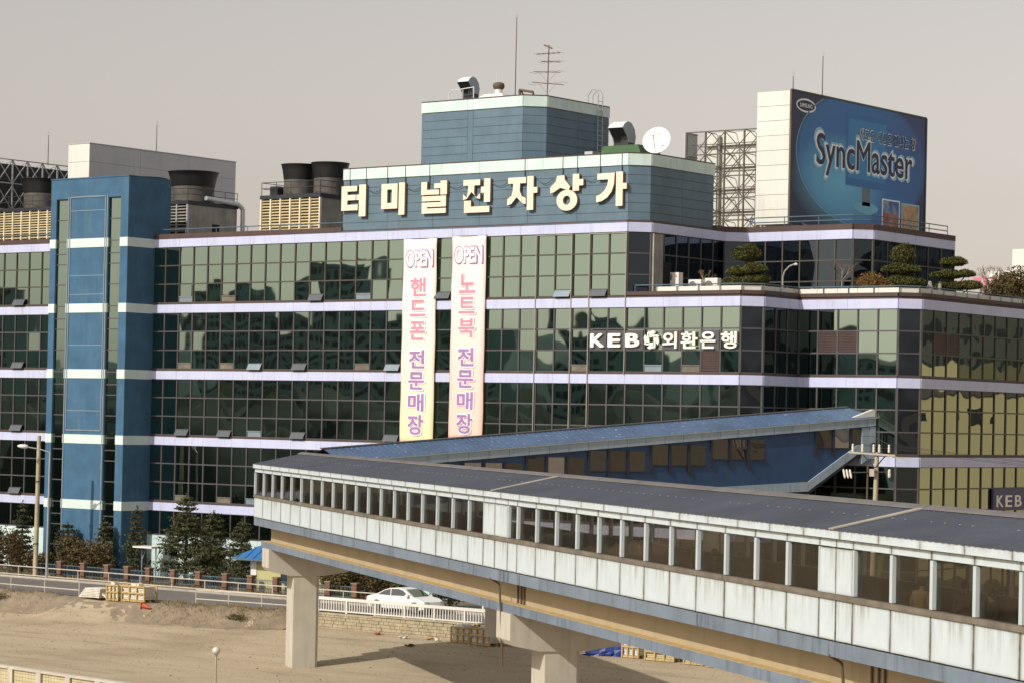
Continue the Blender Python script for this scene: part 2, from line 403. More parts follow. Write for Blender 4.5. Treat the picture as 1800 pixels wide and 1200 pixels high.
gx = [-6000, -2500, -900, -400, -200, -120] + lin(-90, -13, .5) + [-12.92, -12.88, -12.0] + lin(-10, 40, 2.5) + [60, 100, 200, 500, 1500, 6000]
gy = [-6000, -2500, -900, -400, -200, -120] + lin(-90, -36, 3) + lin(-34, -20, 1) + lin(-19.6, -12.8, .34) + [-12.66, -12.62, -12.0, -8, 0, 20, 60, 150, 500, 1500, 6000]
b = MB(); nx = len(gx)
for y in gy:
    for x in gx: b.v.append((x, y, ground_z(x, y) + (rnd.uniform(-.02, .02) if -60 < x < -12 and -30 < y < -17 else 0)))
for j in range(len(gy)-1):
    for i in range(nx-1): b.f.append((j*nx+i, j*nx+i+1, (j+1)*nx+i+1, (j+1)*nx+i))
g = b.build('ground', 'sand', smooth=True, fix=False); tag(g, kind='structure')
bx_, by_ = lin(-70, -13, .4), lin(0, 3.0, .25)
b = MB(); nb_ = len(by_)
for x in bx_:
    e = edgeY(x)
    for y in by_: b.v.append((x, e+.02-y, ground_z(x, e-y)+(.09+rnd.uniform(-.05, .08))*sin(pi*min(1, (y+.25)/3.3)) - (.12 if y > 2.8 or y < .1 else 0) - (.10*math.exp(-((x+27.0)/3.0)**2))))
for i in range(len(bx_)-1):
    for j in range(nb_-1): b.f.append((i*nb_+j, i*nb_+j+1, (i+1)*nb_+j+1, (i+1)*nb_+j))
tag(b.build('earth_bank', 'bank_soil', smooth=True, fix=True), kind='structure')
# road: asphalt sheet, verge kerb, far pavement
b = MB(); xs = lin(-240, -15, 3) + [-15+.5*i for i in range(1, 9)] + lin(-8, 160, 6)
for x in xs: b.v += [(x, edgeY(x)+.06, -.30), (x, -7.4, -.30)]
for i in range(len(xs)-1): b.f.append((2*i, 2*i+2, 2*i+3, 2*i+1))
tag(b.build('road', 'asphalt', fix=False), kind='structure')
b = MB(); b.box(-240, 160, -7.4, -7.15, -.34, -.17); tag(b.build('kerb', 'kerb'), kind='structure')
b = MB(); b.box(-240, 160, -7.15, -6.45, -.35, -.19); tag(b.build('pavement', 'pavement'), kind='structure')
b = MB(); b.quad((-240, -6.45, -.25), (160, -6.45, -.25), (160, 60, -.2), (-240, 60, -.2)); tag(b.build('garden_soil', 'soil', fix=False), kind='structure')

# ------------------------------------------------------------------ the commercial building
bld = thing('commercial_building', (-20, 5, -.2), 'five-storey green glass building with lilac floor bands and a blue stair tower', 'building')
ZT = [22.94 - 4.5*k for k in range(5)]           # tops of the lilac bands
PW = 1.34
PANES = []                                       # centre, direction, width, height, material
def seg(p, q): p, q = Vector((*p, 0)), Vector((*q, 0)); d = q-p; L = d.length; u = d/L; return p, u, Vector((u.y, -u.x, 0)), L
special = {}                                     # (rounded centre) -> louvre
def curtain(name, p, q, z0, z1, rows, gm='glass_front', fm='frame_olive', ncol=None, phase_right=True, skip=()):
    P, u, n, L = seg(p, q); ncol = ncol or max(1, int(round(L/PW))); w = L/ncol; h = (z1-z0)/rows; b = MB()
    for i in range(ncol+1):
        c = P + u*(i*w); fw = .045 if 0 < i < ncol else .07
        b.ob(c + n*.0 + ZZ*((z0+z1)/2), u*fw, n*-.05, ZZ*(z1-z0)/2)
    for r in range(rows+1):
        b.ob(P + u*L/2 + n*.002 + ZZ*(z0+r*h), u*L/2, n*-.045, ZZ*(.04 if 0 < r < rows else .03))
    fr = b.build(name, fm, bld)
    for i in range(ncol):
        for r in range(rows):
            if (i, r) in skip: continue
            PANES.append((P + u*((i+.5)*w) - n*.02 + ZZ*(z0+(r+.5)*h), u, w-.08, h-.07, gm, fr))
    return P, u, n, w, h
def band(p, q, zt, hgt=.56, m='lilac_panel', step=2.68, proud=.10, name='band_panel', right=True):
    P, u, n, L = seg(p, q); k = max(1, int(round(L/step))); w = L/k
    rot = atan2(u.y, u.x)
    for i in range(k):
        c = P + u*((i+.5)*w) + n*(proud-.15) + ZZ*(zt-hgt/2)
        link(name, unit_box(m), c, bld, rot, (w-.014, .30, hgt))
def trim(b, p, q, z0, z1, proud, depth=.3):
    P, u, n, L = seg(p, q); b.ob(P + u*L/2 + n*(proud-depth/2) + ZZ*(z0+z1)/2, u*L/2, n*-depth/2, ZZ*(z1-z0)/2)

XL = -76.0
up_plan = [((XL, 0), (-47.6, 0)), ((-40.4, 0), (-.2, 0)), ((-.2, 0), (.79, .99)), ((.79, .99), (.79, 8.9)), ((.79, 8.9), (1.9, 9.93)), ((1.9, 9.93), (9.33, 9.93)), ((9.33, 9.93), (10.2, 10.8)), ((10.2, 10.8), (10.2, 20.9))]
lo_plan = [((XL, 0), (-47.6, 0)), ((-40.4, 0), (7.86, 0)), ((7.86, 0), (8.8, .94)), ((8.8, .94), (8.8, 4.79)), ((8.8, 4.79), (15.43, 4.79)), ((15.43, 4.79), (16.38, 5.74)), ((16.38, 5.74), (16.38, 45))]
# solid cores behind the glass, with flat roofs
b = MB(); b.prism([(XL, .35), (-.35, .35), (.44, 1.15), (.44, 9.05), (1.75, 10.28), (9.2, 10.28), (9.85, 10.95), (9.85, 20.6), (5.2, 29.0), (-6, 34), (XL, 40)], 18.0, 22.9); b.build('upper_floor_core', 'interior', bld)
b = MB(); b.prism([(XL, .35), (7.72, .35), (8.45, 1.08), (8.45, 5.14), (15.29, 5.14), (16.03, 5.88), (16.03, 45), (XL, 45)], -.2, 18.0); b.build('lower_floors_core', 'interior', bld)
b = MB(); b.prism([(XL, .12), (-.25, .12), (.67, 1.05), (.67, 8.96), (1.86, 10.05), (9.28, 10.05), (10.08, 10.85), (10.08, 20.9), (5.4, 29.3), (-6, 34.3), (XL, 40.3)], 22.9, 23.0); b.build('roof', 'roof_deck', bld)
b = MB(); b.prism([(-.2, .3), (7.8, .3), (8.5, 1.0), (8.5, 5.1), (15.3, 5.1), (16.1, 5.9), (16.1, 44.5), (-.2, 44.5)], 18.0, 18.42); b.build('terrace_deck', 'roof_deck', bld)

SIDE = {2: 'glass_side', 3: 'glass_side', 6: 'glass_side', 5: 'glass_side'}
for k in range(5):
    zb, zt = (ZT[k+1] + .14 if k < 4 else 2.75), ZT[k]-.56
    rows = 3 if k < 4 else 1
    plan = up_plan if k == 0 else lo_plan
    bt, dt = MB(), MB()
    for i, (p, q) in enumerate(plan):
        side = abs(q[1]-p[1]) > .5
        fm = 'frame_olive' if (k == 0 and not side) or (side and i >= 6) else 'frame_grey'
        gm = 'glass_front' if not side else ('glass_side' if (k > 0 and i == 6) else 'glass_dark_reflection')
        if k == 0 and i == 5: gm = 'glass_dark_reflection'  # dimmed glass stands for the dark return wall this front would mirror
        skip = set()
        if k == 1 and i == 1: skip = {(34, 0)}
        if k == 1 and i == 4: skip = {(1, 1), (2, 1)}
        if k == 1 and i == 6: skip = {(1, 1), (2, 1)}
        if k == 4 and i == 6: skip = {(1, 0)}
        nc = 1 if (side and i in ((2, 4) if k == 0 else (2,))) or (k == 0 and i == 6) or (k > 0 and i == 5) else None
        if i == len(plan)-1: nc = int((Vector(q)-Vector(p)).length/1.47)
        zb2 = zb
        r2 = rows
        if k == 4 and i == 6: zb2, r2 = .15, 3
        if k == 4 and i >= 2 and i < 6: zb2, r2 = -.1, 3
        P, u, n, w_, h_ = curtain('window_frame', p, q, zb2, zt, r2, gm, fm, nc, skip=skip)
        for (c, r) in skip:                      # louvred ventilation panels set in place of panes
            lv = MB(); cc = P + u*((c+.5)*w_) + ZZ*(zb2+r*h_)
            lv.ob(cc - n*.03 + ZZ*h_/2, u*(w_/2-.04), n*-.02, ZZ*(h_/2-.04))
            for s_ in range(12): lv.ob(cc + n*.0 + ZZ*(.1+(h_-.2)*s_/11), u*(w_/2-.06), n*-.03, ZZ*.022)
            lv.build('louvre_panel', 'brown_trim', bld)
        band(p, q, ZT[k])
        trim(bt, p, q, ZT[k]-.60, ZT[k]-.565, .06)
        trim(dt, p, q, ZT[k]+.005, ZT[k]+.14, .05)
    bt.build('band_drip', 'frame_olive', bld); dt.build('sill_trim', 'brown_trim', bld)
b = MB(); b.box(XL, -47.6, -.12, .2, -.2, 2.7); b.box(-40.4, 7.5, -.12, .2, -.2, 2.7); b.build('base_wall', 'mint_panel', bld)
# hopper vents along the bottom row, some standing open
OPEN = [(0, -53.9), (1, -53.9), (2, -53.9), (2, -37.7), (2, -33.7), (1, -29.8), (1, -25.8), (2, -25.8), (1, -18.9), (0, -14.1), (0, -4.9), (0, -25.0), (3, -53.9), (0, -2.2), (2, -17.9)]
SHUT = [(0, -37.7), (1, -37.7), (1, -33.7), (0, -21.0), (0, -17.0), (3, -37.7), (3, -33.7), (3, -29.7), (0, -33.7), (1, 4.9), (1, 2.2), (1, -2.9), (2, -29.7), (1, -21.6)]
for (k, x) in OPEN:
    zb = ZT[k+1]+.14; x = -.2 - PW*(round((-.2-x)/PW - .5)+.5) if x > -47 else x
    b = MB(); b.ob((x, -.20, zb+.17), (.60, 0, 0), (0, .015, .006), (0, .10, .19)); b.build('hopper_window', 'flap_grey' if rnd.random() < .8 else 'tower_trim', bld)
    b = MB(); b.box(x-.64, x+.64, -.075, -.03, zb+.36, zb+.42); b.build('hopper_rail', 'frame_grey', bld)
for (k, x) in SHUT:
    zb = ZT[k+1]+.14; x = -.2 - PW*(round((-.2-x)/PW - .5)+.5)
    b = MB(); b.box(x-.64, x+.64, -.075, -.03, zb+.36, zb+.42); b.box(x-.60, x+.60, -.035, -.02, zb+.03, zb+.36); b.build('hopper_window', 'bridge_sill' if rnd.random() < .6 else 'tower_trim', bld)
# brown copings, parapet panels of the terrace, pipe rails
for p, q in [((XL, 0), (-48, 0)), ((-40.4, 0), (-22.9, 0)), ((.79, 7.7), (.79, 8.9))] + up_plan[4:]: b = MB(); trim(b, p, q, ZT[0]+.002, ZT[0]+.34, .12, .45); b.build('coping', 'brown_trim', bld)
for p, q in [((-.15, 0), (7.86, 0))] + lo_plan[2:]: b = MB(); trim(b, p, q, ZT[1]+.145, ZT[1]+.36, .13, .45); b.build('coping', 'brown_trim', bld)
for p, q in [((1.7, .28), (7.74, .28)), ((7.74, .28), (8.52, 1.06)), ((8.52, 1.06), (8.52, 5.07)), ((8.52, 5.07), (15.31, 5.07)), ((15.31, 5.07), (16.1, 5.86)), ((16.1, 5.86), (16.1, 40))]:
    P, u, n, L = seg(p, q); k = max(1, int(round(L/1.35))); w_ = L/k
    for i in range(k): link('parapet_panel', unit_box('white_wall'), P + u*(i+.5)*w_ + ZZ*(ZT[1]+.50), bld, atan2(u.y, u.x), (w_-.025, .14, .30))
def rail(name, pts, zs, r, post=None, m='fence_blue', base=0):
    b = MB()
    for (p, q) in zip(pts[:-1], pts[1:]):
        P, Q = Vector((*p, 0)), Vector((*q, 0))
        for z in zs: b.tube(P+ZZ*z, Q+ZZ*z, r, n=6)
        if post:
            k = max(1, int((Q-P).length/post))
            for i in range(k+1): c = P + (Q-P)*(i/k); b.tube(c+ZZ*base, c+ZZ*zs[0], r*.8, n=6)
    return b.build(name, m, bld)
rail('roof_rail', [(XL, .25), (-48, .25)], [23.62], .035, 2.6, base=23.28)
rail('roof_rail', [(-40.4, .25), (-22.9, .25)], [23.62], .035, 2.6, base=23.28)
rail('roof_rail', [(1.9, 10.1), (9.25, 10.1), (10.0, 10.9), (10.0, 20.4)], [23.85, 23.55], .035, 2.2, base=23.28)
rail('terrace_rail', [(.3, .12), (7.8, .12), (8.66, 1.0), (8.66, 4.93), (15.37, 4.93), (16.22, 5.8), (16.22, 40)], [ZT[1]+.74], .035, 1.4, base=ZT[1]+.3)
# terrace door on the dark return wall
b = MB(); b.box(.84, .95, 2.0, 2.9, 18.5, 20.7); b.build('terrace_door', 'void', bld)
b = MB(); b.box(.82, .98, 1.02, 1.98, 18.6, 22.3); b.build('grey_stone_panel', 'grime_wall', bld)

# blue stair tower
TX0, TX1, TY = -48.0, -40.2, -2.56
b = MB()
for x0, x1, y0 in ((TX0, -47.42, TY), (-46.25, -42.15, TY), (-40.95, TX1, TY)): b.box(x0, x1, y0, 1.45, -.2, 25.75)
b.box(TX0, TX1, TY, 1.45, 25.75, 27.12); b.box(-47.42, -46.25, TY+.25, 1.45, -.2, 25.75); b.box(-42.15, -40.95, TY+.25, 1.45, -.2, 25.75)
tower = b.build('stair_tower', 'blue_wall', bld)
for k in range(5):
    z = ZT[k]
    for x0, x1 in ((TX0, -47.42), (-46.25, -42.15), (-40.95, TX1)):
        b = MB(); b.box(x0-.01, x1+.012, TY-.03, TY+.12, z-.60, z+.02); b.build('tower_band', 'tower_band', tower)
    b = MB(); b.box(TX1-.06, TX1+.03, TY+.121, 0.0, z-.60, z+.02); b.build('tower_band', 'tower_band', tower)
for x0, x1 in ((-47.42, -46.25), (-42.15, -40.95)):
    z = 25.70; i = 0
    while z > .5:
        h = (1.42, 1.50, .86, .72)[i % 4]; i += 1
        g2 = 'glass_front'
        link('tower_pane', unit_box(g2), ((x0+x1)/2, TY+.16, z-h/2), tower, 0, (x1-x0-.04, .03, h-.07)); z -= h
    z = 25.70; i = 0
    while z > .5:
        MB().box(x0, x1, TY+.12, TY+.20, z-.035, z+.035).build('tower_transom', 'frame_grey', tower); h = (1.42, 1.50, .86, .72)[i % 4]; i += 1; z -= h
b = MB()
for x in (-45.95, -42.42): b.box(x-.045, x+.045, TY-.05, TY-.0, 9.75, 25.85)
for z in (25.85, 9.75): b.box(-45.9, -42.47, TY-.048, TY-.001, z-.05, z+.04)
for x in (-46.15, -42.25): b.box(x-.05, x+.05, TY-.04, TY+.0, -.2, 25.9)
b.build('panel_frame', 'tower_trim', tower)
b = MB()
for z in (24.9, 20.4, 19.1, 15.6, 11.1): b.box(-45.9, -42.47, TY-.012, TY+.01, z-.015, z+.015)
b.build('render_joint', 'ramp_pale', tower)
b = MB(); b.box(TX0-.04, TX1+.04, TY-.04, 1.49, 27.12, 27.2); b.build('tower_coping', 'blue_wall', tower)

# penthouse clad in slate-blue panels with a mint fascia
ph = MB(); ph.prism([(-22.85, .1), (-.32, .1), (.6, 1.02), (.6, 7.75), (-22.85, 7.75)], 22.96, 27.0); ph = ph.build('penthouse', 'slate_panel', bld)
pu = MB(); pu.prism([(-19.7, 4.1), (-11.45, 4.1), (-10.43, 5.12), (-10.43, 11.75), (-19.7, 11.75)], 26.9, 31.55); pu = pu.build('upper_penthouse', 'slate_panel', bld)
def clad(par, p, q, z0, z1, rh, step, zm):
    P, u, n, L = seg(p, q); k = max(1, int(round(L/step))); w_ = L/k; rot = atan2(u.y, u.x); rows = int(round((z1-z0)/rh)); h = (z1-z0)/rows
    for i in range(k):
        for r in range(rows):
            link('cladding_panel', unit_box('slate_panel'), P + u*(i+.5)*w_ - n*(.06+rnd.uniform(0, .008)) + ZZ*(z0+(r+.5)*h), par, rot, (w_-.022, .12, h-.022))
        link('fascia_panel', unit_box('mint_panel'), P + u*(i+.5)*w_ - n*.03 + ZZ*(z1+zm)/2, par, rot, (w_-.015, .18, zm-z1-.02))
clad(ph, (-22.9, 0), (-.25, 0), 23.0, 26.33, .58, 3.75, 27.03); clad(ph, (-.25, 0), (.69, .97), 23.0, 26.33, .58, 2, 27.03); clad(ph, (.69, .97), (.69, 7.75), 23.0, 26.33, .58, 3.4, 27.03)
clad(pu, (-19.78, 4), (-15.9, 4), 27.0, 30.92, .6, 4, 31.6); clad(pu, (-15.9, 4), (-15.45, 4), 27.0, 30.92, 4, 1, 31.6); clad(pu, (-15.45, 4), (-11.41, 4), 27.0, 30.92, .6, 4.1, 31.6)
clad(pu, (-11.41, 4), (-10.33, 5.08), 27.0, 30.92, .6, 3, 31.6); clad(pu, (-10.33, 5.08), (-10.33, 11.8), 27.0, 30.92, .6, 3.4, 31.6)
b = MB()
for p, q in (((-22.9, 0), (-.25, 0)), ((-.25, 0), (.69, .97)), ((.69, .97), (.69, 7.8))): trim(b, p, q, 27.03, 27.10, .05, .5)
b.build('penthouse_coping', 'brown_trim', ph)
b = MB(); trim(b, (-22.9, 0), (-.25, 0), 22.945, 22.995, .13, .3); b.build('penthouse_flashing', 'fence_blue', ph)
b = MB()
for p, q in (((-19.78, 4), (-11.41, 4)), ((-11.41, 4), (-10.33, 5.08)), ((-10.33, 5.08), (-10.33, 11.8))): trim(b, p, q, 31.6, 31.67, .05, .5)
b.build('penthouse_coping', 'brown_trim', pu)
# ladder with hoops on the shaded return
b = MB(); x = -10.18
for y in (10.35, 10.85):
    b.tube((x, y, 27.1), (x, y, 32.3), .03, n=6); b.path([(x, y, 32.3), (x-.15, y, 32.6), (x-.5, y, 32.65), (x-.8, y, 32.3), (x-.8, y, 31.65)], .025)
for i in range(15): b.tube((x, 10.35, 27.4+i*.32), (x, 10.85, 27.4+i*.32), .02, n=5)
b.build('ladder', 'steel', pu)

# panes: the 300 that show largest stay single, the rest are one part
def vis(c):
    q = c-CAM; zc = q.dot(FW); x = 900+4520*q.dot(RR)/zc; y = 600-(4520*q.dot(UU)/zc-68.36); return x, y, zc
def score(pn):
    x, y, zc = vis(pn[0])
    if not (-20 < x < 1820): return 0
    lim = 1000 if x < 440 else (812-.07*(x-450) if x < 1550 else 905)
    if y > lim: return 0
    n = Vector((pn[1].y, -pn[1].x, 0)); cosv = n.dot((CAM-pn[0]).normalized())
    return pn[2]*pn[3]*max(0, cosv)/zc**2
PANES.sort(key=score, reverse=True)
rest = {}
for i, (c, u, w_, h, gm, fr) in enumerate(PANES):
    ta, tb = rnd.gauss(0, .0022), rnd.gauss(0, .0022)
    n = Vector((u.y, -u.x, 0))
    if i < 300:
        o = link('pane', unit_box(gm), c, fr, 0, (w_, .024, h)); o.rotation_euler = (tb, 0, atan2(u.y, u.x)+ta)
    else:
        b = rest.setdefault(gm, MB()); u2 = (u + n*ta).normalized(); z2 = (ZZ + n*tb).normalized(); n2 = u2.cross(z2)
        b.ob(c, u2*w_/2, n2*-.012, z2*h/2)
for gm, b in rest.items(): tag(b.build('glazing', gm, bld), kind='stuff')

# ------------------------------------------------------------------ covered footbridge in the foreground
BA = radians(-34.9); BE = Vector((cos(BA), sin(BA), 0)); BN = Vector((-sin(BA), cos(BA), 0)); BP = Vector((-4.4, -27.05, 0))
def bp(t, s, z): return BP + BE*t + BN*s + ZZ*z
BW = 5.0; TEND = 118.0
br = thing('footbridge', bp(43, 2.5, -1.9), 'white panelled covered footbridge with dark corrugated roof on concrete piers', 'footbridge')
def bbox(b, t0, t1, s0, s1, z0, z1):
    b.quad_box([bp(t0, s0, z0), bp(t1, s0, z0), bp(t1, s1, z0), bp(t0, s1, z0), bp(t0, s0, z1), bp(t1, s0, z1), bp(t1, s1, z1), bp(t0, s1, z1)]); return b
bbox(MB(), 0, TEND, 0, BW, 5.36, 5.74).build('deck_beam', 'beam_bluegrey', br)
bbox(MB(), .35, TEND, .85, BW-.85, 4.52, 5.36).build('girder', 'girder_cream', br)
bbox(MB(), -.1, TEND, .42, BW-.42, 4.20, 4.52).build('girder_flange', 'beam_bluegrey', br)
bbox(MB(), -.1, TEND, .424, .85, 4.521, 4.535).build('flange_ledge', 'wood', br)
bbox(MB(), .05, TEND, .12, BW-.12, 5.74, 5.80).build('walkway_floor', 'pavement', br)
bbox(MB(), .1, TEND, .15, BW-.15, 8.18, 8.24).build('ceiling', 'grime_wall', br)
# bays: joints along the near side
J = [0.0] + [2.2 + 2.222*i for i in range(18)] + [42.0, 43.44, 45.0] + [46.11 + 2.155*i for i in range(12)] + [71.9, 72.92, 73.9] + [76.05 + 2.12*i for i in range(20)]
solid = lambda a, b: (41.9 < a < 44.9) or (71.8 < a < 73.8)
RB = atan2(BE.y, BE.x)
def piece(name, m, t0, t1, s, th, z0, z1, par=None):
    return link(name, unit_box(m), bp((t0+t1)/2, s, (z0+z1)/2), par or br, RB, (t1-t0, th, z1-z0))
backing = bbox(MB(), 0, TEND, .05, .14, 5.745, 6.80); bk = backing.build('side_wall', 'bridge_joint', br)
head = bbox(MB(), 0, TEND, .04, .14, 8.09, 8.5); hd = head.build('head_beam', 'bridge_joint', br)
for a, b_ in zip(J[:-1], J[1:]):
    if b_-a < .3: continue
    jt = .034
    piece('wall_panel', 'bridge_white', a+jt, b_-jt, .02+rnd.uniform(-.004, .004), .07, 5.78, 6.79, bk)
    piece('fascia_panel', 'bridge_white', a+.018, b_-.018, .015, .07, 8.105, 8.295, hd)
    if solid(a, b_): piece('infill_panel', 'bridge_white', a+.02, b_-.02, .01, .08, 6.94, 8.07, bk)
    else:
        piece('pane', 'glass_bridge', a+.04, b_-.04, .085, .02, 6.95, 8.07, bk)
    if not (solid(a, b_) and solid(a-.5, b_)):
        piece('mullion', 'bridge_mullion', a-.075, a+.075, .035, .11, 6.95, 8.075, br)
for i in range(int(117/2.222)): piece('eave_panel', 'bridge_white', i*2.222+.01, (i+1)*2.222-.012, -.10, .05, 8.315, 8.535, hd)
bbox(MB(), 0, TEND, -.07, .2, 6.80, 6.93).build('sill', 'bridge_sill', br)
bbox(MB(), -.05, TEND, -.06, .10, 8.505, 8.54).build('gutter', 'bridge_joint', br)
bbox(MB(), J[-1]+.05, TEND, .0, .14, 5.78, 8.5).build('end_panel', 'bridge_white', br)
# far side: same levels, open windows that let daylight in
b = MB(); bbox(b, 0, TEND, BW-.12, BW, 5.745, 6.85); bbox(b, 0, TEND, BW-.12, BW, 8.05, 8.5); tag(b.build('far_wall', 'bridge_white', br), kind='stuff')
b = MB()
for i in range(54): bbox(b, i*2.2, i*2.2+.16, BW-.13, BW-.01, 6.85, 8.05)
tag(b.build('far_mullions', 'bridge_mullion', br), kind='stuff')
bbox(MB(), -.06, .06, 0, BW, 5.745, 8.5).build('end_wall', 'bridge_white', br)
# corrugated roof
RS, RZ = 2.5, 9.1
b = MB(); per = .16; nT = int(TEND/per)
for i in range(nT+1):
    t_ = i*per - .1; dz = .012 if i % 2 else -.004
    b.v += [tuple(bp(t_, -.16, 8.53+dz)), tuple(bp(t_, RS, RZ+dz)), tuple(bp(t_, BW+.16, 8.53+dz))]
for i in range(nT): k = 3*i; b.f += [(k, k+3, k+4, k+1), (k+1, k+4, k+5, k+2)]
b.build('roof', 'bridge_roof', br, fix=False)
b = MB()
for t0, t1 in ((-.1, 43.4), (43.5, 73.0), (73.1, TEND)):
    b.quad_box([bp(t0, RS-.24, RZ-.03), bp(t1, RS-.24, RZ-.03), bp(t1, RS, RZ+.03), bp(t0, RS, RZ+.03), bp(t0, RS-.22, RZ+.02), bp(t1, RS-.22, RZ+.02), bp(t1, RS, RZ+.085), bp(t0, RS, RZ+.085)])
    b.quad_box([bp(t0, RS, RZ+.03), bp(t1, RS, RZ+.03), bp(t1, RS+.24, RZ-.03), bp(t0, RS+.24, RZ-.03), bp(t0, RS, RZ+.085), bp(t1, RS, RZ+.085), bp(t1, RS+.22, RZ+.02), bp(t0, RS+.22, RZ+.02)])
tag(b.build('ridge_cap', 'ridge_cap', br), kind='stuff')
for tm in (43.44, 72.9):
    b = MB(); b.quad_box([bp(tm-.14, -.18, 8.545), bp(tm+.14, -.18, 8.545), bp(tm+.14, RS, RZ+.02), bp(tm-.14, RS, RZ+.02), bp(tm-.14, -.18, 8.575), bp(tm+.14, -.18, 8.575), bp(tm+.14, RS, RZ+.055), bp(tm-.14, RS, RZ+.055)])
    b.build('expansion_strip', 'kerb', br)
b = MB()
for i in range(162):
    for s_ in (1.25,):
        if rnd.random() < .8 and i*.72 < 117:
            t_ = i*.72 + rnd.uniform(-.05, .05); z_ = 8.53 + (RZ-8.53)*(s_+.16)/(RS+.16) + .02
            b.ob(bp(t_, s_, z_+.012), BE*.022, BN*.022, ZZ*.01)
tag(b.build('roof_screws', 'steel', br), kind='stuff')
# drain pipes on the girder
for tm in (43.0, 72.6):
    b = MB(); b.path([bp(tm, -.03, 5.38), bp(tm+.05, .3, 5.2), bp(tm+.15, .36, 4.2), bp(tm+.15, .45, 2.2)], .04); b.build('drain_pipe', 'rust_brown', br)
    for dt in (.75, 1.15, 1.5):
        b = MB(); b.tube(bp(tm+dt, .80, 5.36), bp(tm+dt, .80, 4.53), .035); b.build('drain_pipe', 'rust_brown', br)
# piers
for tc in (1.45, 43.5, 73.0, 100.0):
    prof = [(.35, 4.20), (.35, 3.25), (.5, 3.06), (1.5, 2.86), (3.2, 2.86), (4.5, 3.06), (4.65, 3.25), (4.65, 4.20)]
    b = MB(); b.slab(prof, bp(tc-.85, 0, 0), BN, ZZ, BE*1.7); cap = b.build('pier_cap', 'concrete', br)
    c = .16; t0, t1, s0, s1 = tc-.80, tc+.80, 1.65, 3.05
    pts = [(t0+c, s0), (t1-c*.3, s0), (t1, s0+c*.3), (t1, s1-c), (t1-c, s1), (t0+c, s1), (t0, s1-c), (t0, s0+c)]
    pp = [(bp(t_, s_, 0).x, bp(t_, s_, 0).y) for t_, s_ in pts]
    b = MB(); b.prism(pp, -2.3, 2.86); b.build('pier', 'concrete', br)

# ------------------------------------------------------------------ blue sloping link corridor to the building
QB = Vector((14.09, 4.70, 0)); QG = Vector((3-14.09, -24-4.79, 0)).normalized(); QM = Vector((-QG.y, QG.x, 0))
if QM.dot(CAM-QB) < 0: QM = -QM
def qp(r, o, z): return QB + QG*r - QM*o + ZZ*z
ev = lambda r: 11.64 - .083*r
lk = thing('link_corridor', qp(17, 1.8, -.3), 'dark blue sloping enclosed walkway with stepped windows joining bridge to building', 'walkway')
QW = 3.7; RL = 34.5
bot = [(0.0, 9.75), (1.3, 9.55), (4.75, 7.45), (RL, 5.9)]
for nm, o0 in (('side_wall', .08), ('far_side_wall', QW-.2)):
    b = MB(); poly = [(0, ev(0)-.1)] + bot + [(RL, ev(RL)-.1)]
    b.slab([(a, c) for a, c in poly], qp(0, o0, 0), QG, ZZ, -QM*.12); w_ = b.build(nm, 'ramp_blue', lk)
    if nm == 'side_wall': qwall = w_
b = MB()
b.slab([(x, z-.28) for x, z in bot] + [(x, z+.04) for x, z in reversed(bot)], qp(0, .1, 0), QG, ZZ, -QM*(QW-.2)); b.build('corridor_floor', 'steel_dark', lk)
# pale skirt panels following the bottom edge
def along(r):
    for (a, za), (c, zc) in zip(bot[:-1], bot[1:]):
        if a <= r <= c: return za + (zc-za)*(r-a)/(c-a)
    return bot[-1][1]
rs = [0, .65, 1.3, 2.16, 3.02, 3.88, 4.75] + [4.75+1.23*i for i in range(1, 24)]
for a, c in zip(rs[:-1], rs[1:]):
    b = MB(); za, zc = along(a), along(c)
    b.slab([(a+.012, za-.02), (c-.012, zc-.02), (c-.012, zc+.5), (a+.012, za+.5)], qp(0, .05, 0), QG, ZZ, -QM*-.10); b.build('skirt_panel', 'ramp_pale', qwall)
    b = MB(); b.slab([(a+.012, ev(a)-.45), (c-.012, ev(c)-.45), (c-.012, ev(c)-.02), (a+.012, ev(a)-.02)], qp(0, -.02, 0), QG, ZZ, -QM*-.06); b.build('eave_panel', 'ramp_pale', qwall)
b = MB(); b.slab([(0, ev(0)-.03), (RL, ev(RL)-.03), (RL, ev(RL)+.03), (0, ev(0)+.03)], qp(0, -.12, 0), QG, ZZ, -QM*.3); b.build('gutter', 'tower_band', lk)
# stepped windows in groups of three
for r0, zt, k in ((.55, 10.98, 3), (7.75, 10.26, 3), (11.75, 9.90, 3), (15.75, 9.54, 3), (19.65, 9.16, 3), (23.5, 8.82, 3), (27.3, 8.5, 3)):
    for i in range(k):
        a = r0 + i*1.26
        b = MB(); b.slab([(a+.04, zt-1.08), (a+1.03, zt-1.08), (a+1.03, zt), (a+.04, zt)], qp(0, .06, 0), QG, ZZ, -QM*-.015); b.build('window', ('glass_ramp', 'glass_ramp_pale', 'glass_ramp_dark', 'glass_ramp_dark')[rnd.randrange(4)], qwall)
        b = MB(); b.slab([(a+1.05, zt-1.6), (a+1.20, zt-1.6), (a+1.20, zt+.05), (a+1.05, zt+.05)], qp(0, .06, 0), QG, ZZ, -QM*-.05); b.build('window_pier', 'steel_dark', qwall)
        b = MB(); b.slab([(a, zt-1.13), (a+1.05, zt-1.13), (a+1.05, zt-1.08), (a, zt-1.08)], qp(0, .06, 0), QG, ZZ, -QM*-.06); b.build('window_sill', 'steel_dark', qwall)
b = MB(); b.slab([(-.02, 9.3), (1.15-.75, 9.3), (.40, ev(0)-.5), (-.02, ev(0)-.5)], qp(0, -.05, 0), QG, ZZ, -QM*.4); b.build('end_pilaster', 'ramp_pale', lk)
b = MB(); b.slab([(.44, 9.3), (.95, 9.0), (.95, ev(.9)-.5), (.44, ev(.4)-.5)], qp(0, -.03, 0), QG, ZZ, -QM*.3); b.build('end_pilaster', 'ramp_pale', lk)
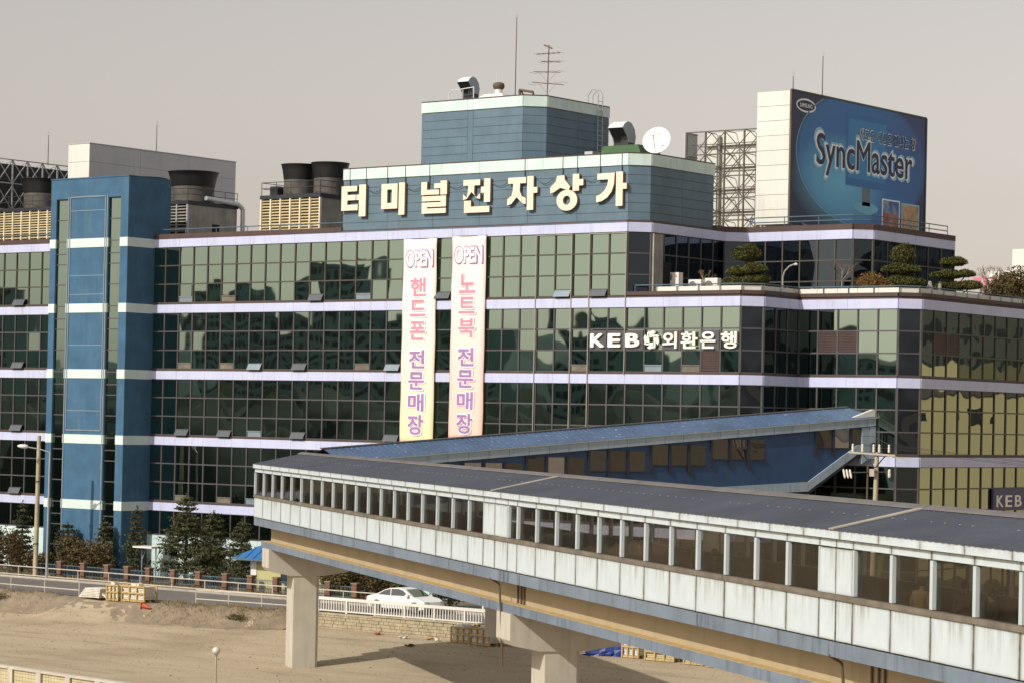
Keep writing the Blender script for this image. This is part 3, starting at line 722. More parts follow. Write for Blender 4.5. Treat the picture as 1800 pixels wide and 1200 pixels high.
b = MB(); per = .16; nT = int(RL/per)
for i in range(nT+1):
    r = i*per; dz = .018 if i % 2 else 0
    b.v += [tuple(qp(r, -.15, ev(r)+.02+dz)), tuple(qp(r, QW/2, ev(r)+.62+dz)), tuple(qp(r, QW+.15, ev(r)+.02+dz))]
for i in range(nT): k = 3*i; b.f += [(k, k+1, k+4, k+3), (k+1, k+2, k+5, k+4)]
b.build('roof', 'ramp_roof', lk, fix=False)
b = MB(); b.slab([(0, ev(0)+.63), (RL, ev(RL)+.63), (RL, ev(RL)+.69), (0, ev(0)+.69)], qp(0, QW/2-.12, 0), QG, ZZ, -QM*.24); b.build('ridge_cap', 'ridge_cap', lk)
b = MB(); b.slab([(-.15, 0), (QW+.15, 0), (QW/2, .72)], qp(-.02, 0, ev(0)+.0), -QM, ZZ, QG*-.06); b.build('gable_end', 'white_wall', lk)
b = MB(); b.slab([(-.05, ev(0)+.0), (1.6, ev(0)-.02), (.1, ev(0)+.48), (-.05, ev(0)+.48)], qp(0, .05, 0), QG, ZZ, -QM*.25); b.build('flashing_board', 'white_wall', lk)
for r in (10.0, 24.0):
    b = MB(); zt = along(r)-.28; c = qp(r, QW/2, 0); b.tube((c.x, c.y, -.4), (c.x, c.y, zt), .5, n=16); b.build('column', 'concrete', lk, smooth=40)

# ------------------------------------------------------------------ lettering and signs
def arc(cx, cy, rx, ry, a0, a1, n): return [(cx+rx*cos(radians(a0+(a1-a0)*i/n)), cy+ry*sin(radians(a0+(a1-a0)*i/n))) for i in range(n+1)]
def rc(x0, x1, y0, y1): return [(x0, y0), (x1, y0), (x1, y1), (x0, y1)]
jieut_l = lambda x0, xm, x1, yt, yb: [(xm-.13, yt), (xm+.10, yt), (xm+.09, yt+.22), (xm+.16, yt+.38), (x1, yb-.17), (x1, yb), (x1-.10, yb-.02), (xm+.03, yb-.18), (xm-.0, yb-.22), (xm-.06, yb-.16), (x0+.14, yb-.02), (x0, yb+.02), (x0, yb-.16), (xm-.18, yt+.36), (xm-.14, yt+.2)]
GLYPH = [
 ('teo', [rc(0, .24, .03, .80), rc(.24, .63, .03, .20), rc(.24, .58, .31, .48), rc(.24, .67, .62, .80), rc(.72, .99, 0, 1), rc(.61, .72, .31, .48)]),
 ('mi', [rc(0, .25, .02, .80), rc(.45, .69, .02, .80), rc(.25, .45, .02, .20), rc(.25, .45, .62, .80), rc(.75, 1, 0, 1)]),
 ('neol', [rc(0, .22, .02, .42), rc(.22, .70, .27, .42), rc(.75, 1, 0, .43), rc(.5, .75, .08, .23), rc(.03, .97, .465, .62), rc(.77, .97, .62, .66), rc(.03, .97, .66, .80), rc(.03, .23, .80, .845), rc(.03, .97, .845, 1)]),
 ('jeon', [rc(0, .62, .02, .19), jieut_l(0, .31, .63, .19, .60), rc(.78, 1, 0, .70), rc(.66, .78, .24, .42), rc(.04, .29, .64, 1), rc(.29, .98, .82, 1)]),
 ('ja', [rc(.02, .62, .02, .20), jieut_l(0, .32, .62, .20, .82), rc(.66, .87, 0, 1), rc(.87, 1, .33, .50)]),
 ('sang', [[(.2, .03), (.42, .02), (.43, .14), (.60, .34), (.56, .44), (.50, .42), (.30, .36), (.10, .48), (0, .50), (0, .34), (.17, .18)], rc(.68, .87, 0, .46), rc(.87, 1, .15, .32)]),
 ('ga', [[(.02, .03), (.60, .02), (.58, .36), (.50, .58), (.36, .74), (.18, .84), (.0, .87), (.0, .68), (.14, .64), (.28, .52), (.36, .38), (.39, .21), (.02, .21)], rc(.65, .87, 0, 1), rc(.87, 1, .34, .51)]),
]
LPOS = [(-22.84, -20.74, 25.97, 23.92), (-19.43, -17.48, 25.97, 23.92), (-16.11, -14.02, 25.96, 23.92), (-12.69, -10.55, 25.95, 23.86), (-9.19, -6.88, 25.95, 23.88), (-5.88, -3.41, 25.94, 23.73), (-2.42, -.21, 25.94, 23.9)]
sg = thing('rooftop_sign', (-11.6, -.3, 23.6), 'big cream Korean block letters mounted along the slate blue rooftop wall', 'sign')
for (nm, polys), (x0, x1, zt, zb) in zip(GLYPH, LPOS):
    w_, h_ = x1-x0, zt-zb
    f, e_ = MB(), MB()
    allp = list(polys)
    for pl in allp:
        pts = [(x0+px*w_, zt-py*h_) for px, py in pl]
        e_.slab(pts, (0, -.21, 0), (1, 0, 0), (0, 0, 1), (0, .15, 0)); f.slab(pts, (0, -.25, 0), (1, 0, 0), (0, 0, 1), (0, .035, 0))
    if nm == 'sang':
        N = 24; o_ = arc(.51, .71, .315, .285, 0, 360, N)[:-1]; i_ = arc(.505, .71, .115, .125, 0, 360, N)[:-1]
        for mb, y0, y1 in ((e_, -.21, -.06), (f, -.25, -.215)):
            for k in range(N):
                j = (k+1) % N; q = [(x0+p_[0]*w_, zt-p_[1]*h_) for p_ in (o_[k], o_[j], i_[j], i_[k])]
                mb.slab(q, (0, y0, 0), (1, 0, 0), (0, 0, 1), (0, y1-y0, 0))
    body = e_.build('letter_body', 'letter_edge', sg); f.build('letter_face', 'letter_cream', body)
b = MB()
for x in (-22.3, -20.9, -19.1, -17.6, -15.6, -8.0, -5.1, -4.0, -2.3, -.7): b.tube((x, -.06, 25.6), (x, -.06, 27.05), .03, n=5)
tag(b.build('hanger_rods', 'steel_dark', sg), kind='stuff')
for k in range(6):
    x0, x1 = LPOS[k][1]-.1, LPOS[k+1][0]+.1
    pts = [Vector((x0+(x1-x0)*i/8, -.12, 25.75-.30*sin(pi*i/8))) for i in range(9)]
    MB().path(pts, .018, 5).build('cable', 'steel_dark', sg)

# KEB bank lettering on the front
KX = lambda px: -2.78 + (px-1037)*.0404
kb = thing('bank_sign', (2.5, -.1, 15.4), 'white bank lettering with a pinwheel emblem on dark glass of the front', 'sign')
for i in range(7):
    x = -.2 + 1.34*(i-1.5)
    if i in (3, 5): continue
    MB().box(x-.61, x+.61, -.062, -.01, 15.36, 16.52).build('backing_panel', 'frame_grey', kb)
for ch, a, c in (('K', 1039, 1064), ('E', 1071, 1094), ('B', 1103, 1128), ('외', 1169, 1194), ('환', 1201, 1230), ('은', 1235, 1261), ('행', 1270, 1297)):
    letter('letter', ch, ((KX(a)+KX(c))/2, -.15, 15.93), KX(c)-KX(a), .82 if ch in 'KEB' else .98, 0, kb, 'letter_white', .035 if ch in 'KEB' else .022, .05)
cx, cz = KX(1149.5), 15.95
for q in range(4):
    for s_ in (0, 1):
        b = MB(); a0 = radians(90*q)
        pts = [(.10, .16), (.34, .16), (.54, .20), (.40, .30), (.14, .30)] if s_ == 0 else [(-.20, .16), (.06, .16), (.10, .30), (.30, .46), (.12, .54), (-.10, .50), (-.22, .34)]
        pr = [(x*cos(a0)-y*sin(a0), x*sin(a0)+y*cos(a0)) for x, y in pts]
        b.slab([(x*1.0, y) for x, y in pr], (cx, -.20, cz), (1, 0, 0), (0, 0, 1), (0, .10, 0)); b.build('emblem_blade', 'letter_white', kb)
mat('sign_purple', (.055, .045, .13), .5)
ks = thing('bank_fascia_sign', (16.5, 19, 6.3), 'purple fascia sign with white bank letters on the shaded right flank', 'sign')
MB().box(16.42, 16.55, 14.6, 26.0, 6.28, 7.60).build('board', 'sign_purple', ks)
for ch, y in (('K', 15.42), ('E', 16.56), ('B', 17.8)): letter('letter', ch, (16.57, y, 6.84), .84, .70, pi/2, ks, 'letter_white', .01, .02)

for q in range(4):
    for s_ in (0, 1):
        a0 = radians(90*q); pts = [(.10, .16), (.34, .16), (.54, .20), (.40, .30), (.14, .30)] if s_ == 0 else [(-.20, .16), (.06, .16), (.10, .30), (.30, .46), (.12, .54), (-.10, .50), (-.22, .34)]
        b = MB(); b.slab([(.85*(x*cos(a0)-y*sin(a0)), .7*(x*sin(a0)+y*cos(a0))) for x, y in pts], (16.56, 19.15, 6.84), (0, 1, 0), (0, 0, 1), (.03, 0, 0)); b.build('emblem_blade', 'letter_white', ks)

# two long banners
def banner_mat(name, stops):
    m, t, p, o = nodes(name); P = wpos(t); sx = t.nodes.new('ShaderNodeSeparateXYZ'); t.links.new(P, sx.inputs[0])
    mr = t.nodes.new('ShaderNodeMapRange'); mr.inputs['From Min'].default_value = 9.5; mr.inputs['From Max'].default_value = 22.4; t.links.new(sx.outputs[2], mr.inputs[0])
    t.links.new(ramp(t, mr.outputs[0], stops), p.inputs['Base Color']); p.inputs['Roughness'].default_value = .8
    t.links.new(bump(t, noise(t, P, .9, 2), .5, .05), p.inputs['Normal']); MATS[name] = m
banner_mat('banner_yellow', [(0, (.80, .69, .40)), (.4, (.84, .76, .60)), (.7, (.86, .80, .70)), (1, (.84, .76, .70))])
banner_mat('banner_pink', [(0, (.82, .54, .44)), (.4, (.82, .62, .54)), (.7, (.86, .74, .68)), (1, (.84, .74, .68))])
mat('print_pink', (.74, .25, .31), .7); mat('print_purple', (.36, .19, .41), .7); mat('print_white', (.86, .82, .80), .7)
ZB = lambda y: 22.36 - (y-421)*.03608
for bx0, bx1, z0, z1, mm, chars, lab, mar in ((-17.48, -14.75, 9.5, 22.35, 'banner_yellow', '핸드폰', 'tall banner fading to yellow below, pink and purple Korean letters, hung on the glass front', .0), (-13.49, -10.79, 9.85, 22.42, 'banner_pink', '노트북', 'tall banner fading to pink below, pink and purple Korean letters, hung on the glass front', .15)):
    xc = (bx0+bx1)/2
    bn = thing('banner', (xc, -.2, z0), lab, 'banner', 'vertical shop banners on the facade')
    b = MB(); nx, nz = 6, 40
    for j in range(nz+1):
        for i in range(nx+1):
            x = bx0+(bx1-bx0)*i/nx + .007*sin(j*.6+bx0)*(1 if i in (0, nx) else 0); z = z0+(z1-z0)*j/nz; b.v.append((x, -.21-.02*sin(i*1.3+j*.5), z))
    for j in range(nz):
        for i in range(nx): k = j*(nx+1)+i; b.f.append((k, k+1, k+nx+2, k+nx+1))
    cl = b.build('cloth', mm, bn, smooth=True, fix=False)
    so = cl.modifiers.new('thick', 'SOLIDIFY'); so.thickness = .012; so.offset = 0
    letter('outline', 'OPEN', (xc, -.262, ZB(456)+mar), 2.32, 1.16, 0, bn, 'print_purple', .052, .006)
    letter('letter', 'OPEN', (xc, -.272, ZB(456)+mar), 2.18, 1.02, 0, bn, 'print_white', .03, .006)
    ys = [(489, 522), (528, 557), (565, 598), (615, 647), (653, 684), (691, 722), (728, 763)]
    for ch, (a, c), pm in zip(chars+'전문매장', ys, ['print_pink']*3+['print_purple']*4):
        zc = (ZB(a)+ZB(c))/2 + mar; h_ = ZB(a)-ZB(c)
        letter('letter_shade', ch, (xc-.03, -.256, zc), 1.46, h_+.16, 0, bn, 'print_white', .06, .004)
        letter('letter', ch, (xc-.06, -.266, zc), 1.30, h_, 0, bn, pm, .026, .006)
    MB().tube((bx0-.05, -.2, z1), (bx1+.05, -.2, z1), .03).build('batten', 'steel_dark', bn)
# pale conduit frames on the front glass
for x0 in (-6.95, -2.92):
    c = thing('conduit_frame', (x0, -.1, 9.5), 'thin pale cable conduit running down the glass beside the ' + ('pink banner' if x0 < -5 else 'bank lettering'), 'conduit', 'cable conduits on the facade')
    b = MB(); dx = 2.7
    b.tube((x0, -.13, 22.3), (x0, -.13, 9.5), .032, n=6); b.build('pipe', 'frame_pale', c)
    b = MB(); b.tube((x0, -.13, 22.3), (x0+dx, -.13, 22.3), .03, n=6); b.build('pipe', 'frame_pale', c)
    b = MB(); b.tube((x0+dx, -.13, 22.3), (x0+dx, -.13, 13.9 if x0 > -5 else 9.5), .032, n=6); b.build('pipe', 'frame_pale', c)

# ------------------------------------------------------------------ billboard
def ad_material():
    m, t, p, o = nodes('ad_print'); P = wpos(t); sx = t.nodes.new('ShaderNodeSeparateXYZ'); t.links.new(P, sx.inputs[0])
    def M(op, a, b=None):
        n = t.nodes.new('ShaderNodeMath'); n.operation = op
        for s_, v in zip(n.inputs, (a, b)):
            if v is None: continue
            if isinstance(v, (int, float)): s_.default_value = v
            else: t.links.new(v, s_)
        return n.outputs[0]
    def ell(cy, cz, ry, rz):
        return M('SQRT', M('ADD', M('POWER', M('DIVIDE', M('SUBTRACT', sx.outputs[1], cy), ry), 2), M('POWER', M('DIVIDE', M('SUBTRACT', sx.outputs[2], cz), rz), 2)))
    base = ramp(t, ell(19.8, 28.2, 8.3, 4.4), [(.0, (.025, .13, .38)), (.75, (.022, .15, .42)), (.93, (.022, .15, .38)), (1.04, (.014, .040, .13)), (1.25, (.009, .018, .06))])
    glow = ramp(t, ell(17.0, 26.6, 6.0, 3.2), [(0, .85), (.5, .55), (1, 0)])
    c = mixc(t, glow, base, (.16, .55, .76))
    c = mixc(t, ramp(t, ell(26.5, 29.5, 5, 5), [(0, .8), (1, 0)]), c, (.016, .065, .26))
    t.links.new(c, p.inputs['Base Color']); p.inputs['Roughness'].default_value = .45; MATS['ad_print'] = m
ad_material()
mat('ad_line', (.16, .36, .54), .5, var=.02); mat('ad_navy', (.008, .012, .045), .5, var=.02); mat('ad_halo', (.86, .90, .92), .5, var=.02); mat('ad_halo2', (.30, .55, .72), .5, var=.02)
mat('ad_monitor', (.035, .22, .48), .5, var=.05); mat('ad_bezel', (.022, .15, .39), .5, var=.03); mat('ad_stand', (.12, .16, .19), .5, var=.1); mat('ad_base', (.16, .45, .62), .5, var=.05)
mat('ad_pic_red', (.30, .09, .06), .5, 0, .5, 1.6, var2=(1.0, (.34, .2, .13), .8)); mat('ad_pic_sky', (.05, .12, .30), .5, 0, .2, var2=(1.1, (.5, .55, .6), .9)); mat('ad_pic_sand', (.48, .31, .15), .5, 0, .15, 1.2, var2=(1.6, (.12, .06, .03), .7)); mat('olive_edge', (.12, .115, .06), .6)
bb = thing('billboard', (2.9, 19.5, 23.0), 'large blue monitor advertisement billboard with a white panelled end wall on the roof', 'billboard')
BX, BY0, BY1, BZ0, BZ1 = 4.14, 11.0, 28.0, 23.5, 31.78
MB().box(1.72, BX-.06, BY0+.06, BY1, BZ0, BZ1-.05).build('box_frame', 'grey_sheet', bb)
board = MB().box(BX-.058, BX, BY0-.0, BY1, BZ0, BZ1).build('board', 'ad_print', bb)
for i in range(9):
    h_ = (BZ1-BZ0)/9; MB().box(1.66, BX-.10, BY0-.04+rnd.uniform(0, .012), BY0+.055, BZ0+i*h_+.012, BZ0+(i+1)*h_-.012).build('end_panel', 'white_wall', bb)
MB().box(BX-.098, BX+.03, BY0-.05, BY0-.002, BZ0, BZ1+.05).build('edge_trim', 'rust_brown', bb)
MB().box(BX-.07, BX+.05, BY0, BY1+.03, BZ1+.002, BZ1+.09).build('top_trim', 'olive_edge', bb)
MB().box(BX-.07, BX+.05, BY1+.002, BY1+.09, BZ0, BZ1).build('end_trim', 'olive_edge', bb)
ay = lambda a: BY0 + a*(BY1-BY0); az = lambda b_: BZ0 + b_*(BZ1-BZ0)
def ad(name, pts, layer, m):     # flat printed piece on the board
    b = MB(); b.slab([(ay(a), az(c)) for a, c in pts], (BX+.003*layer, 0, 0), (0, 1, 0), (0, 0, 1), (.0025, 0, 0)); return b.build(name, m, board)
def ring(name, cx, cy, rx, ry, a0, a1, wd, layer, m, n=48):
    for i in range(1):
        o_ = arc(cx, cy, rx, ry, a0, a1, n); i_ = arc(cx, cy, rx-wd, ry-wd*1.9, a0, a1, n); ad(name, o_ + i_[::-1], layer, m)
ring('print_arc', .52, .57, .485, .53, 128, 300, .005, 1, 'ad_line')
ad('print_monitor', rc(.39, .70, .36, .92), 1, 'ad_bezel'); ad('print_screen', rc(.405, .685, .42, .88), 2, 'ad_monitor')
ad('print_stand', rc(.515, .575, .22, .36), 1, 'ad_stand'); ad('print_stand_base', arc(.545, .205, .09, .045, 0, 360, 24)[:-1], 1, 'ad_base')
ring('print_logo_ring', .10, .905, .068, .052, 0, 359.9, .007, 1, 'ad_halo'); ad('print_logo', arc(.10, .905, .056, .037, 0, 360, 24)[:-1], 2, 'ad_navy')
letter('print_logo_text', 'SAMSUNG', (BX+.012, ay(.10), az(.905)), 1.45, .26, pi/2, board, 'ad_halo', .01, .001)
ad('print_picture', rc(.665, .803, .055, .30), 3, 'ad_halo'); ad('print_picture', rc(.672, .796, .066, .19), 4, 'ad_pic_red'); ad('print_picture', rc(.672, .796, .19, .289), 4, 'ad_pic_sky')
ad('print_picture', rc(.815, .955, .045, .29), 3, 'ad_halo2'); ad('print_picture', rc(.822, .948, .056, .279), 4, 'ad_pic_sand')
for off, lay, m, dw in ((.045, 5, "ad_halo2", .70), (.026, 6, "ad_halo", .34), (.012, 7, "ad_navy", 0)):
    letter('print_headline', 'SyncMaster', (BX+.003*lay+.003, ay(.535), az(.565)), 12.2+dw, 2.62+dw, pi/2, board, m, off, .0012)
    if lay != 5: letter('print_tagline', '새로운 세상을 만나는 창', (BX+.003*lay+.003, ay(.70), az(.772)), 7.3+dw*.3, .74+dw*.3, pi/2, board, m, off*.5, .0012)
b = MB()
for y in (12.5, 17, 21.5, 26): b.bar((BX-.5, y, 23.0), (BX-.5, y, BZ0), .2); b.bar((BX+1.3, y, 23.02), (BX-.3, y, BZ0+.3), .09)
tag(b.build('support_legs', 'steel', bb), kind='stuff')
for y in (19.0, 20.3, 22.8, 24.1):
    b = MB(); b.tube((BX+1.6, y, 23.3), (BX+1.0, y+.3, 23.75), .12, .2, 8); b.build('floodlight', 'hood_white', bb)

def truss_member(b, p, q, w_): b.bar(p, q, w_)
# pale back-braced sign frame beside the billboard
lf = thing('lattice_sign_frame', (-3.5, 20, 23.0), 'open steel lattice frame holding a cream sheet wall behind the penthouse', 'sign frame')
for i in range(10):
    MB().box(-9.0, 3.0, 21.4, 21.46, 23.4+i*.74, 23.4+(i+1)*.74-.02).build('sheet_panel', 'white_wall', lf)
MB().box(-10.0, -9.85, 20, 21.46, 23.1, 30.8).build('end_sheet', 'grey_sheet', lf)
xs_ = [-9.75+1.55*i for i in range(9)]
for x in xs_: MB().bar((x, 20, 23.0), (x, 20, 30.75), .10).build('post', 'lattice_brown', lf)
for x in xs_[1::2]: MB().bar((x+.3, 21.2, 23.0), (x+.3, 21.2, 30.6), .2).build('post', 'grime_wall', lf)
for i, z in enumerate((30.75, 29.2, 27.7, 26.2, 24.7, 23.5)):
    MB().bar((-9.75, 20, z), (2.65, 20, z), .07).build('rail', 'lattice_brown', lf)
    for x in xs_: MB().bar((x, 20, z), (x, 21.35, z-.05), .05).build('strut', 'grime_wall', lf)
for k, z in enumerate((29.2, 27.7, 26.2, 24.7, 23.2)):
    MB().bar((-9.7, 20.6, z+.75), (2.6, 20.6, z+.75), .05).build('rail', 'lattice_brown', lf)
    for i in range(8):
        a, c = (xs_[i+1], xs_[i]) if (i+k) % 2 == 0 else (xs_[i], xs_[i+1]); MB().bar((a, 20.7, z+1.5), (c, 20.7, z), .045).build('brace', 'lattice_brown', lf)
        a, c = (xs_[i], xs_[i+1]) if (i+k) % 2 == 0 else (xs_[i+1], xs_[i]); MB().bar((a, 20, z+1.5), (c, 20, z), .05).build('brace', 'lattice_brown', lf)
for z in (29.9, 28.4, 26.9, 25.4, 24.0): MB().bar((-9.6, 21.3, z), (2.6, 21.3, z), .06).build('rail', 'rust_brown', lf)
for a, c in (((-1.6, 19.5, 23.1), (-.2, 20.2, 26.3)), ((-.9, 19.4, 23.1), (.7, 20.2, 26.0))): MB().bar(a, c, .16).build('strut', 'galvanised', lf)

# white box billboard and lattice with backing painted dark as shade at the left
wb = thing('white_sign_box', (-56.9, 16, 23.0), 'plain white sheet-clad sign box standing behind the blue stair tower', 'sign box')
MB().box(-57.95, -55.75, 8.05, 23.7, 24.4, 31.15).build('box', 'grey_sheet', wb)
for i in range(5): MB().box(-58.0, -55.70, 7.98, 8.048, 24.4+i*1.35, 24.4+(i+1)*1.35-.025).build('end_panel', 'white_wall', wb)
for i in range(5):
    for j in range(3): MB().box(-55.748, -55.70, 8.05+j*5.22, 8.05+(j+1)*5.22-.02, 24.4+i*1.35, 24.4+(i+1)*1.35-.02).build('shaded_side_panel', 'grey_sheet', wb)  # white box's side away from the sun: shade put into the grey
MB().box(-58.02, -55.66, 7.96, 23.75, 31.151, 31.21).build('cap', 'grey_sheet', wb)
for y in (9, 15, 22): MB().bar((-56.8, y, 22.9), (-56.8, y, 24.4), .3).build('leg', 'steel', wb)
dl = thing('shaded_lattice_sign', (-62, 6, 23.0), 'steel lattice with sheet backing coloured dark for its shade, beside the white sign box', 'sign frame')
MB().box(-63.0, -62.9, -6, 16, 24.6, 29.75).build('sheet', 'steel_dark', dl)  # sheet faces away from the sun; its shade is put into the colour
ys_ = [-6+1.5*i for i in range(15)]
for y in ys_: MB().bar((-62, y, 23.0), (-62, y, 30.0), .10).build('post', 'steel', dl)
for z in (30.0, 28.2, 26.2, 24.4): MB().bar((-62, -6, z), (-62, 15.2, z), .08).build('rail', 'steel', dl)
for y0, y1 in zip(ys_[:-1], ys_[1:]):
    for z in (28.2, 26.2): MB().bar((-62, y0, z), (-62, y1, z+1.8), .06).build('brace', 'steel', dl); MB().bar((-62.05, y1, z), (-62.05, y0, z+1.8), .06).build('brace', 'steel', dl)
    MB().bar((-62, y0, 30.0), (-62.95, y0, 29.7), .05).build('strut', 'steel', dl)

# ------------------------------------------------------------------ cooling towers
def cooling_tower(x0, x1, y0, y1, z0, z1, bays, stacks, r, zs, label, lm='louvre_cream', pm='louvre_white'):
    c = thing('cooling_tower', ((x0+x1)/2, (y0+y1)/2, 22.95), label, 'cooling tower', 'rooftop cooling towers')
    MB().box(x0+.05, x1-.0, y0+.12, y1, 22.96, z1).build('casing', 'grime_wall', c)
    bw = (x1-x0)/bays
    for i in range(bays):
        b = MB(); nS = 12
        for k in range(nS):
            z = z0+(z1-z0)*(k+.5)/nS; b.ob((x0+(i+.5)*bw, y0+.03, z), (bw/2-.06, 0, 0), (0, .07, .045), (0, -.008, .012))
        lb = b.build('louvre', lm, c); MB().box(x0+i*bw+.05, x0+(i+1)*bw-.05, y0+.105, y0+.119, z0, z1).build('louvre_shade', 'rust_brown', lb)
    for i in range(bays+1): MB().box(x0+i*bw-.05, x0+i*bw+.05, y0-.07, y0+.10, z0-.15, z1+.02).build('louvre_post', pm, c)
    MB().box(x0-.08, x1+.08, y0-.08, y1+.06, z1+.021, z1+.28).build('deck', 'steel_dark', c)
    for sx, sy in stacks:
        zb = z1+.28; hh = zs-zb
        st = MB().lathe((sx, sy, zb), [(r*.84, 0), (r*.84, hh*.52), (r*.80, hh*.53)], 28).build('fan_drum', 'stack_grey', c, smooth=50)
        MB().lathe((sx, sy, zb+hh*.53), [(r*.85, 0), (r*.87, .1), (r*.93, hh*.28), (r*.99, hh*.44), (r*1.02, hh*.455), (r*1.02, hh*.47), (r*.95, hh*.47), (r*.90, hh*.3), (r*.8, .05)], 28, capb=False).build('fan_stack', 'black_plastic', c, smooth=50)
    b = MB()
    for z in (z1+.75, z1+1.15):
        b.path([(x0, y0, z), (x1, y0, z), (x1, y1, z)], .025, 5); b.tube((x0, y0, z), (x0, y1, z), .025, n=5)
    for x in lin(x0, x1, 1.3): b.tube((x, y0, z1+.2), (x, y0, z1+1.15), .025, n=5)
    for y in lin(y0, y1, 1.3): b.tube((x1, y, z1+.2), (x1, y, z1+1.15), .025, n=5)
    tag(b.build('guard_rail', 'steel_dark', c), kind='stuff')
    return c
cr = cooling_tower(-32.1, -26.75, 2, 5.4, 23.2, 25.55, 6, [(-30.45, 4), (-27.72, 4)], 1.29, 28.03, 'cream louvred cooling tower with two black fan stacks beside the Korean rooftop letters')
MB().box(-31.9, -31.2, 2.6, 3.2, 25.85, 26.5).build('motor_box', 'black_plastic', cr)
cm = cooling_tower(-46.4, -42.15, 5, 10, 23.2, 25.85, 4, [(-44.15, 7.5)], 1.82, 28.42, 'grey cooling tower with one black fan stack half hidden by the stair tower', 'grime_wall', 'grey_sheet')
MB().box(-42.149, -42.12, 7.5, 8.2, 23.3, 24.6).build('hatch', 'void', cm)
b = MB(); b.path([(-41.95, 6.6, 26.4), (-41.95, 9.9, 26.2), (-41.85, 10.3, 25.9), (-41.85, 10.35, 23.1)], .17, 10); b.build('pipe', 'galvanised', cm, smooth=40)
MB().tube((-41.85, 10.35, 24.6), (-41.85, 10.35, 24.75), .22, n=10).build('pipe_flange', 'galvanised', cm)
cooling_tower(-52.2, -47.9, 5, 10, 23.2, 25.7, 4, [(-49.3, 7.5)], 1.75, 28.2, 'grey cooling tower behind the stair tower with only its black stack rim showing', 'grime_wall', 'grey_sheet')
cooling_tower(-76, -52.5, 2, 5.6, 23.35, 25.55, 25, [(-56.4, 4), (-64, 4)], 1.55, 28.1, 'long cream louvred cooling tower left of the stair tower below the dark lattice')

# ------------------------------------------------------------------ small things on the roofs
def hood(x, y, z, s, label):       # curved elbow hood: half-disc cheeks, mouth towards -Y closed by a near-black sheet painting its dark inside
    h = thing('exhaust_hood', (x, y, z), label, 'exhaust hood', 'rooftop exhaust hoods')
    pts = [(.55*s, 0), (.62*s, .35*s), (.5*s, .75*s), (.2*s, 1.08*s), (-.15*s, 1.15*s), (-.45*s, 1.0*s), (-.62*s, .78*s), (-.15*s, .28*s), (-.02*s, 0)]
    w_ = 1.0*s
    for dx in (0, w_):
        b = MB(); b.slab(pts, (x+dx-w_/2-.02, y, z+.35), (0, 1, 0), (0, 0, 1), (.04, 0, 0)); b.build('cheek', 'hood_grey', h)
    b = MB()
    for (a, c), (a2, c2) in zip(pts[:6], pts[1:7]):
        b.slab([(-w_/2+.02, 0), (w_/2-.02, 0), (w_/2-.02, 1), (-w_/2+.02, 1)], (x, y+a, z+.35+c), (1, 0, 0), (0, a2-a, c2-c), Vector((0, -(c2-c), a2-a)).normalized()*.02)
    b.build('shell', 'hood_white', h)
    b = MB(); b.slab([(-w_/2+.03, 0), (w_/2-.03, 0), (w_/2-.03, 1), (-w_/2+.03, 1)], (x, y-.56*s, z+.35+.74*s), (1, 0, 0), (0, .42*s, -.42*s), (0, .02, .02)); b.build('mouth', 'void', h)
    MB().box(x-w_/2, x+w_/2, y-.05*s, y+.55*s, z, z+.36).build('curb', 'steel_dark', h)
    return h
hood(-17.55, 6, 31.95, .95, 'grey elbow exhaust hood on the upper penthouse roof')
hood(-3.9, 4.3, 27.9, 1.12, 'grey elbow exhaust hood beside the white satellite dish')
gb = thing('tarp_covered_plinth', (-3.2, 4, 27.0), 'green canvas covered plinth under the exhaust hood by the satellite dish', 'plinth')
MB().quad_box([(-5.0, 3.3, 27.0), (-1.6, 3.3, 27.0), (-1.6, 5.4, 27.0), (-5.0, 5.4, 27.0), (-4.7, 3.5, 28.0), (-2.1, 3.5, 28.0), (-2.1, 5.2, 28.0), (-4.7, 5.2, 28.0)]).build('cover', 'green_tarp', gb)
cb = thing('roof_duct_box', (-6.5, 4, 27.0), 'small grey duct box on the lower penthouse roof at the foot of the ladder', 'duct box')
MB().box(-6.2, -5.6, 3.6, 4.4, 27.0, 27.75).build('box', 'grey_sheet', cb); MB().quad_box([(-6.9, 3.6, 27.0), (-6.2, 3.6, 27.0), (-6.2, 4.4, 27.0), (-6.9, 4.4, 27.0), (-6.5, 3.7, 27.4), (-6.21, 3.7, 27.5), (-6.21, 4.3, 27.5), (-6.5, 4.3, 27.4)]).build('duct', 'grey_sheet', cb)
dh = thing('satellite_dish', (-1.0, 4.2, 27.0), 'white satellite dish turned to the sun on the lower penthouse roof', 'satellite dish')
dn = Vector((.28, -.90, .34)).normalized()
b = MB(); b.lathe(Vector((-1.0, 4.0, 28.15)), [(0.01, .0), (.33, .04), (.6, .11), (.86, .22), (.88, .22), (.86, .18), (.6, .07), (.33, .0), (.01, -.04)], 36, axis=dn, capb=False, capt=False); b.build('reflector', 'dish_white', dh, smooth=True)
c0 = Vector((-1.0, 4.0, 28.15)); MB().tube(c0+dn*.27+Vector((0, 0, -1.1)), c0+dn*.95, .025).build('feed_arm', 'steel', dh); MB().tube(c0+dn*.9, c0+dn*1.05, .07).build('feed_horn', 'hood_white', dh)
MB().tube((-1.0, 4.2, 27.0), (-1.0, 4.2, 28.1), .08).build('mast', 'steel', dh)
def ring_logo():
    up = Vector((0, 0, 1)); r_ = up.cross(dn).normalized(); u_ = dn.cross(r_); b = MB(); c_ = c0+dn*.20+u_*.38
    for i in range(16):
        a0, a1 = 2*pi*i/16, 2*pi*(i+1)/16; b.tube(c_+r_*.13*cos(a0)+u_*.16*sin(a0), c_+r_*.13*cos(a1)+u_*.16*sin(a1), .012, n=4)
    b.build('emblem', 'letter_edge', dh)
ring_logo()
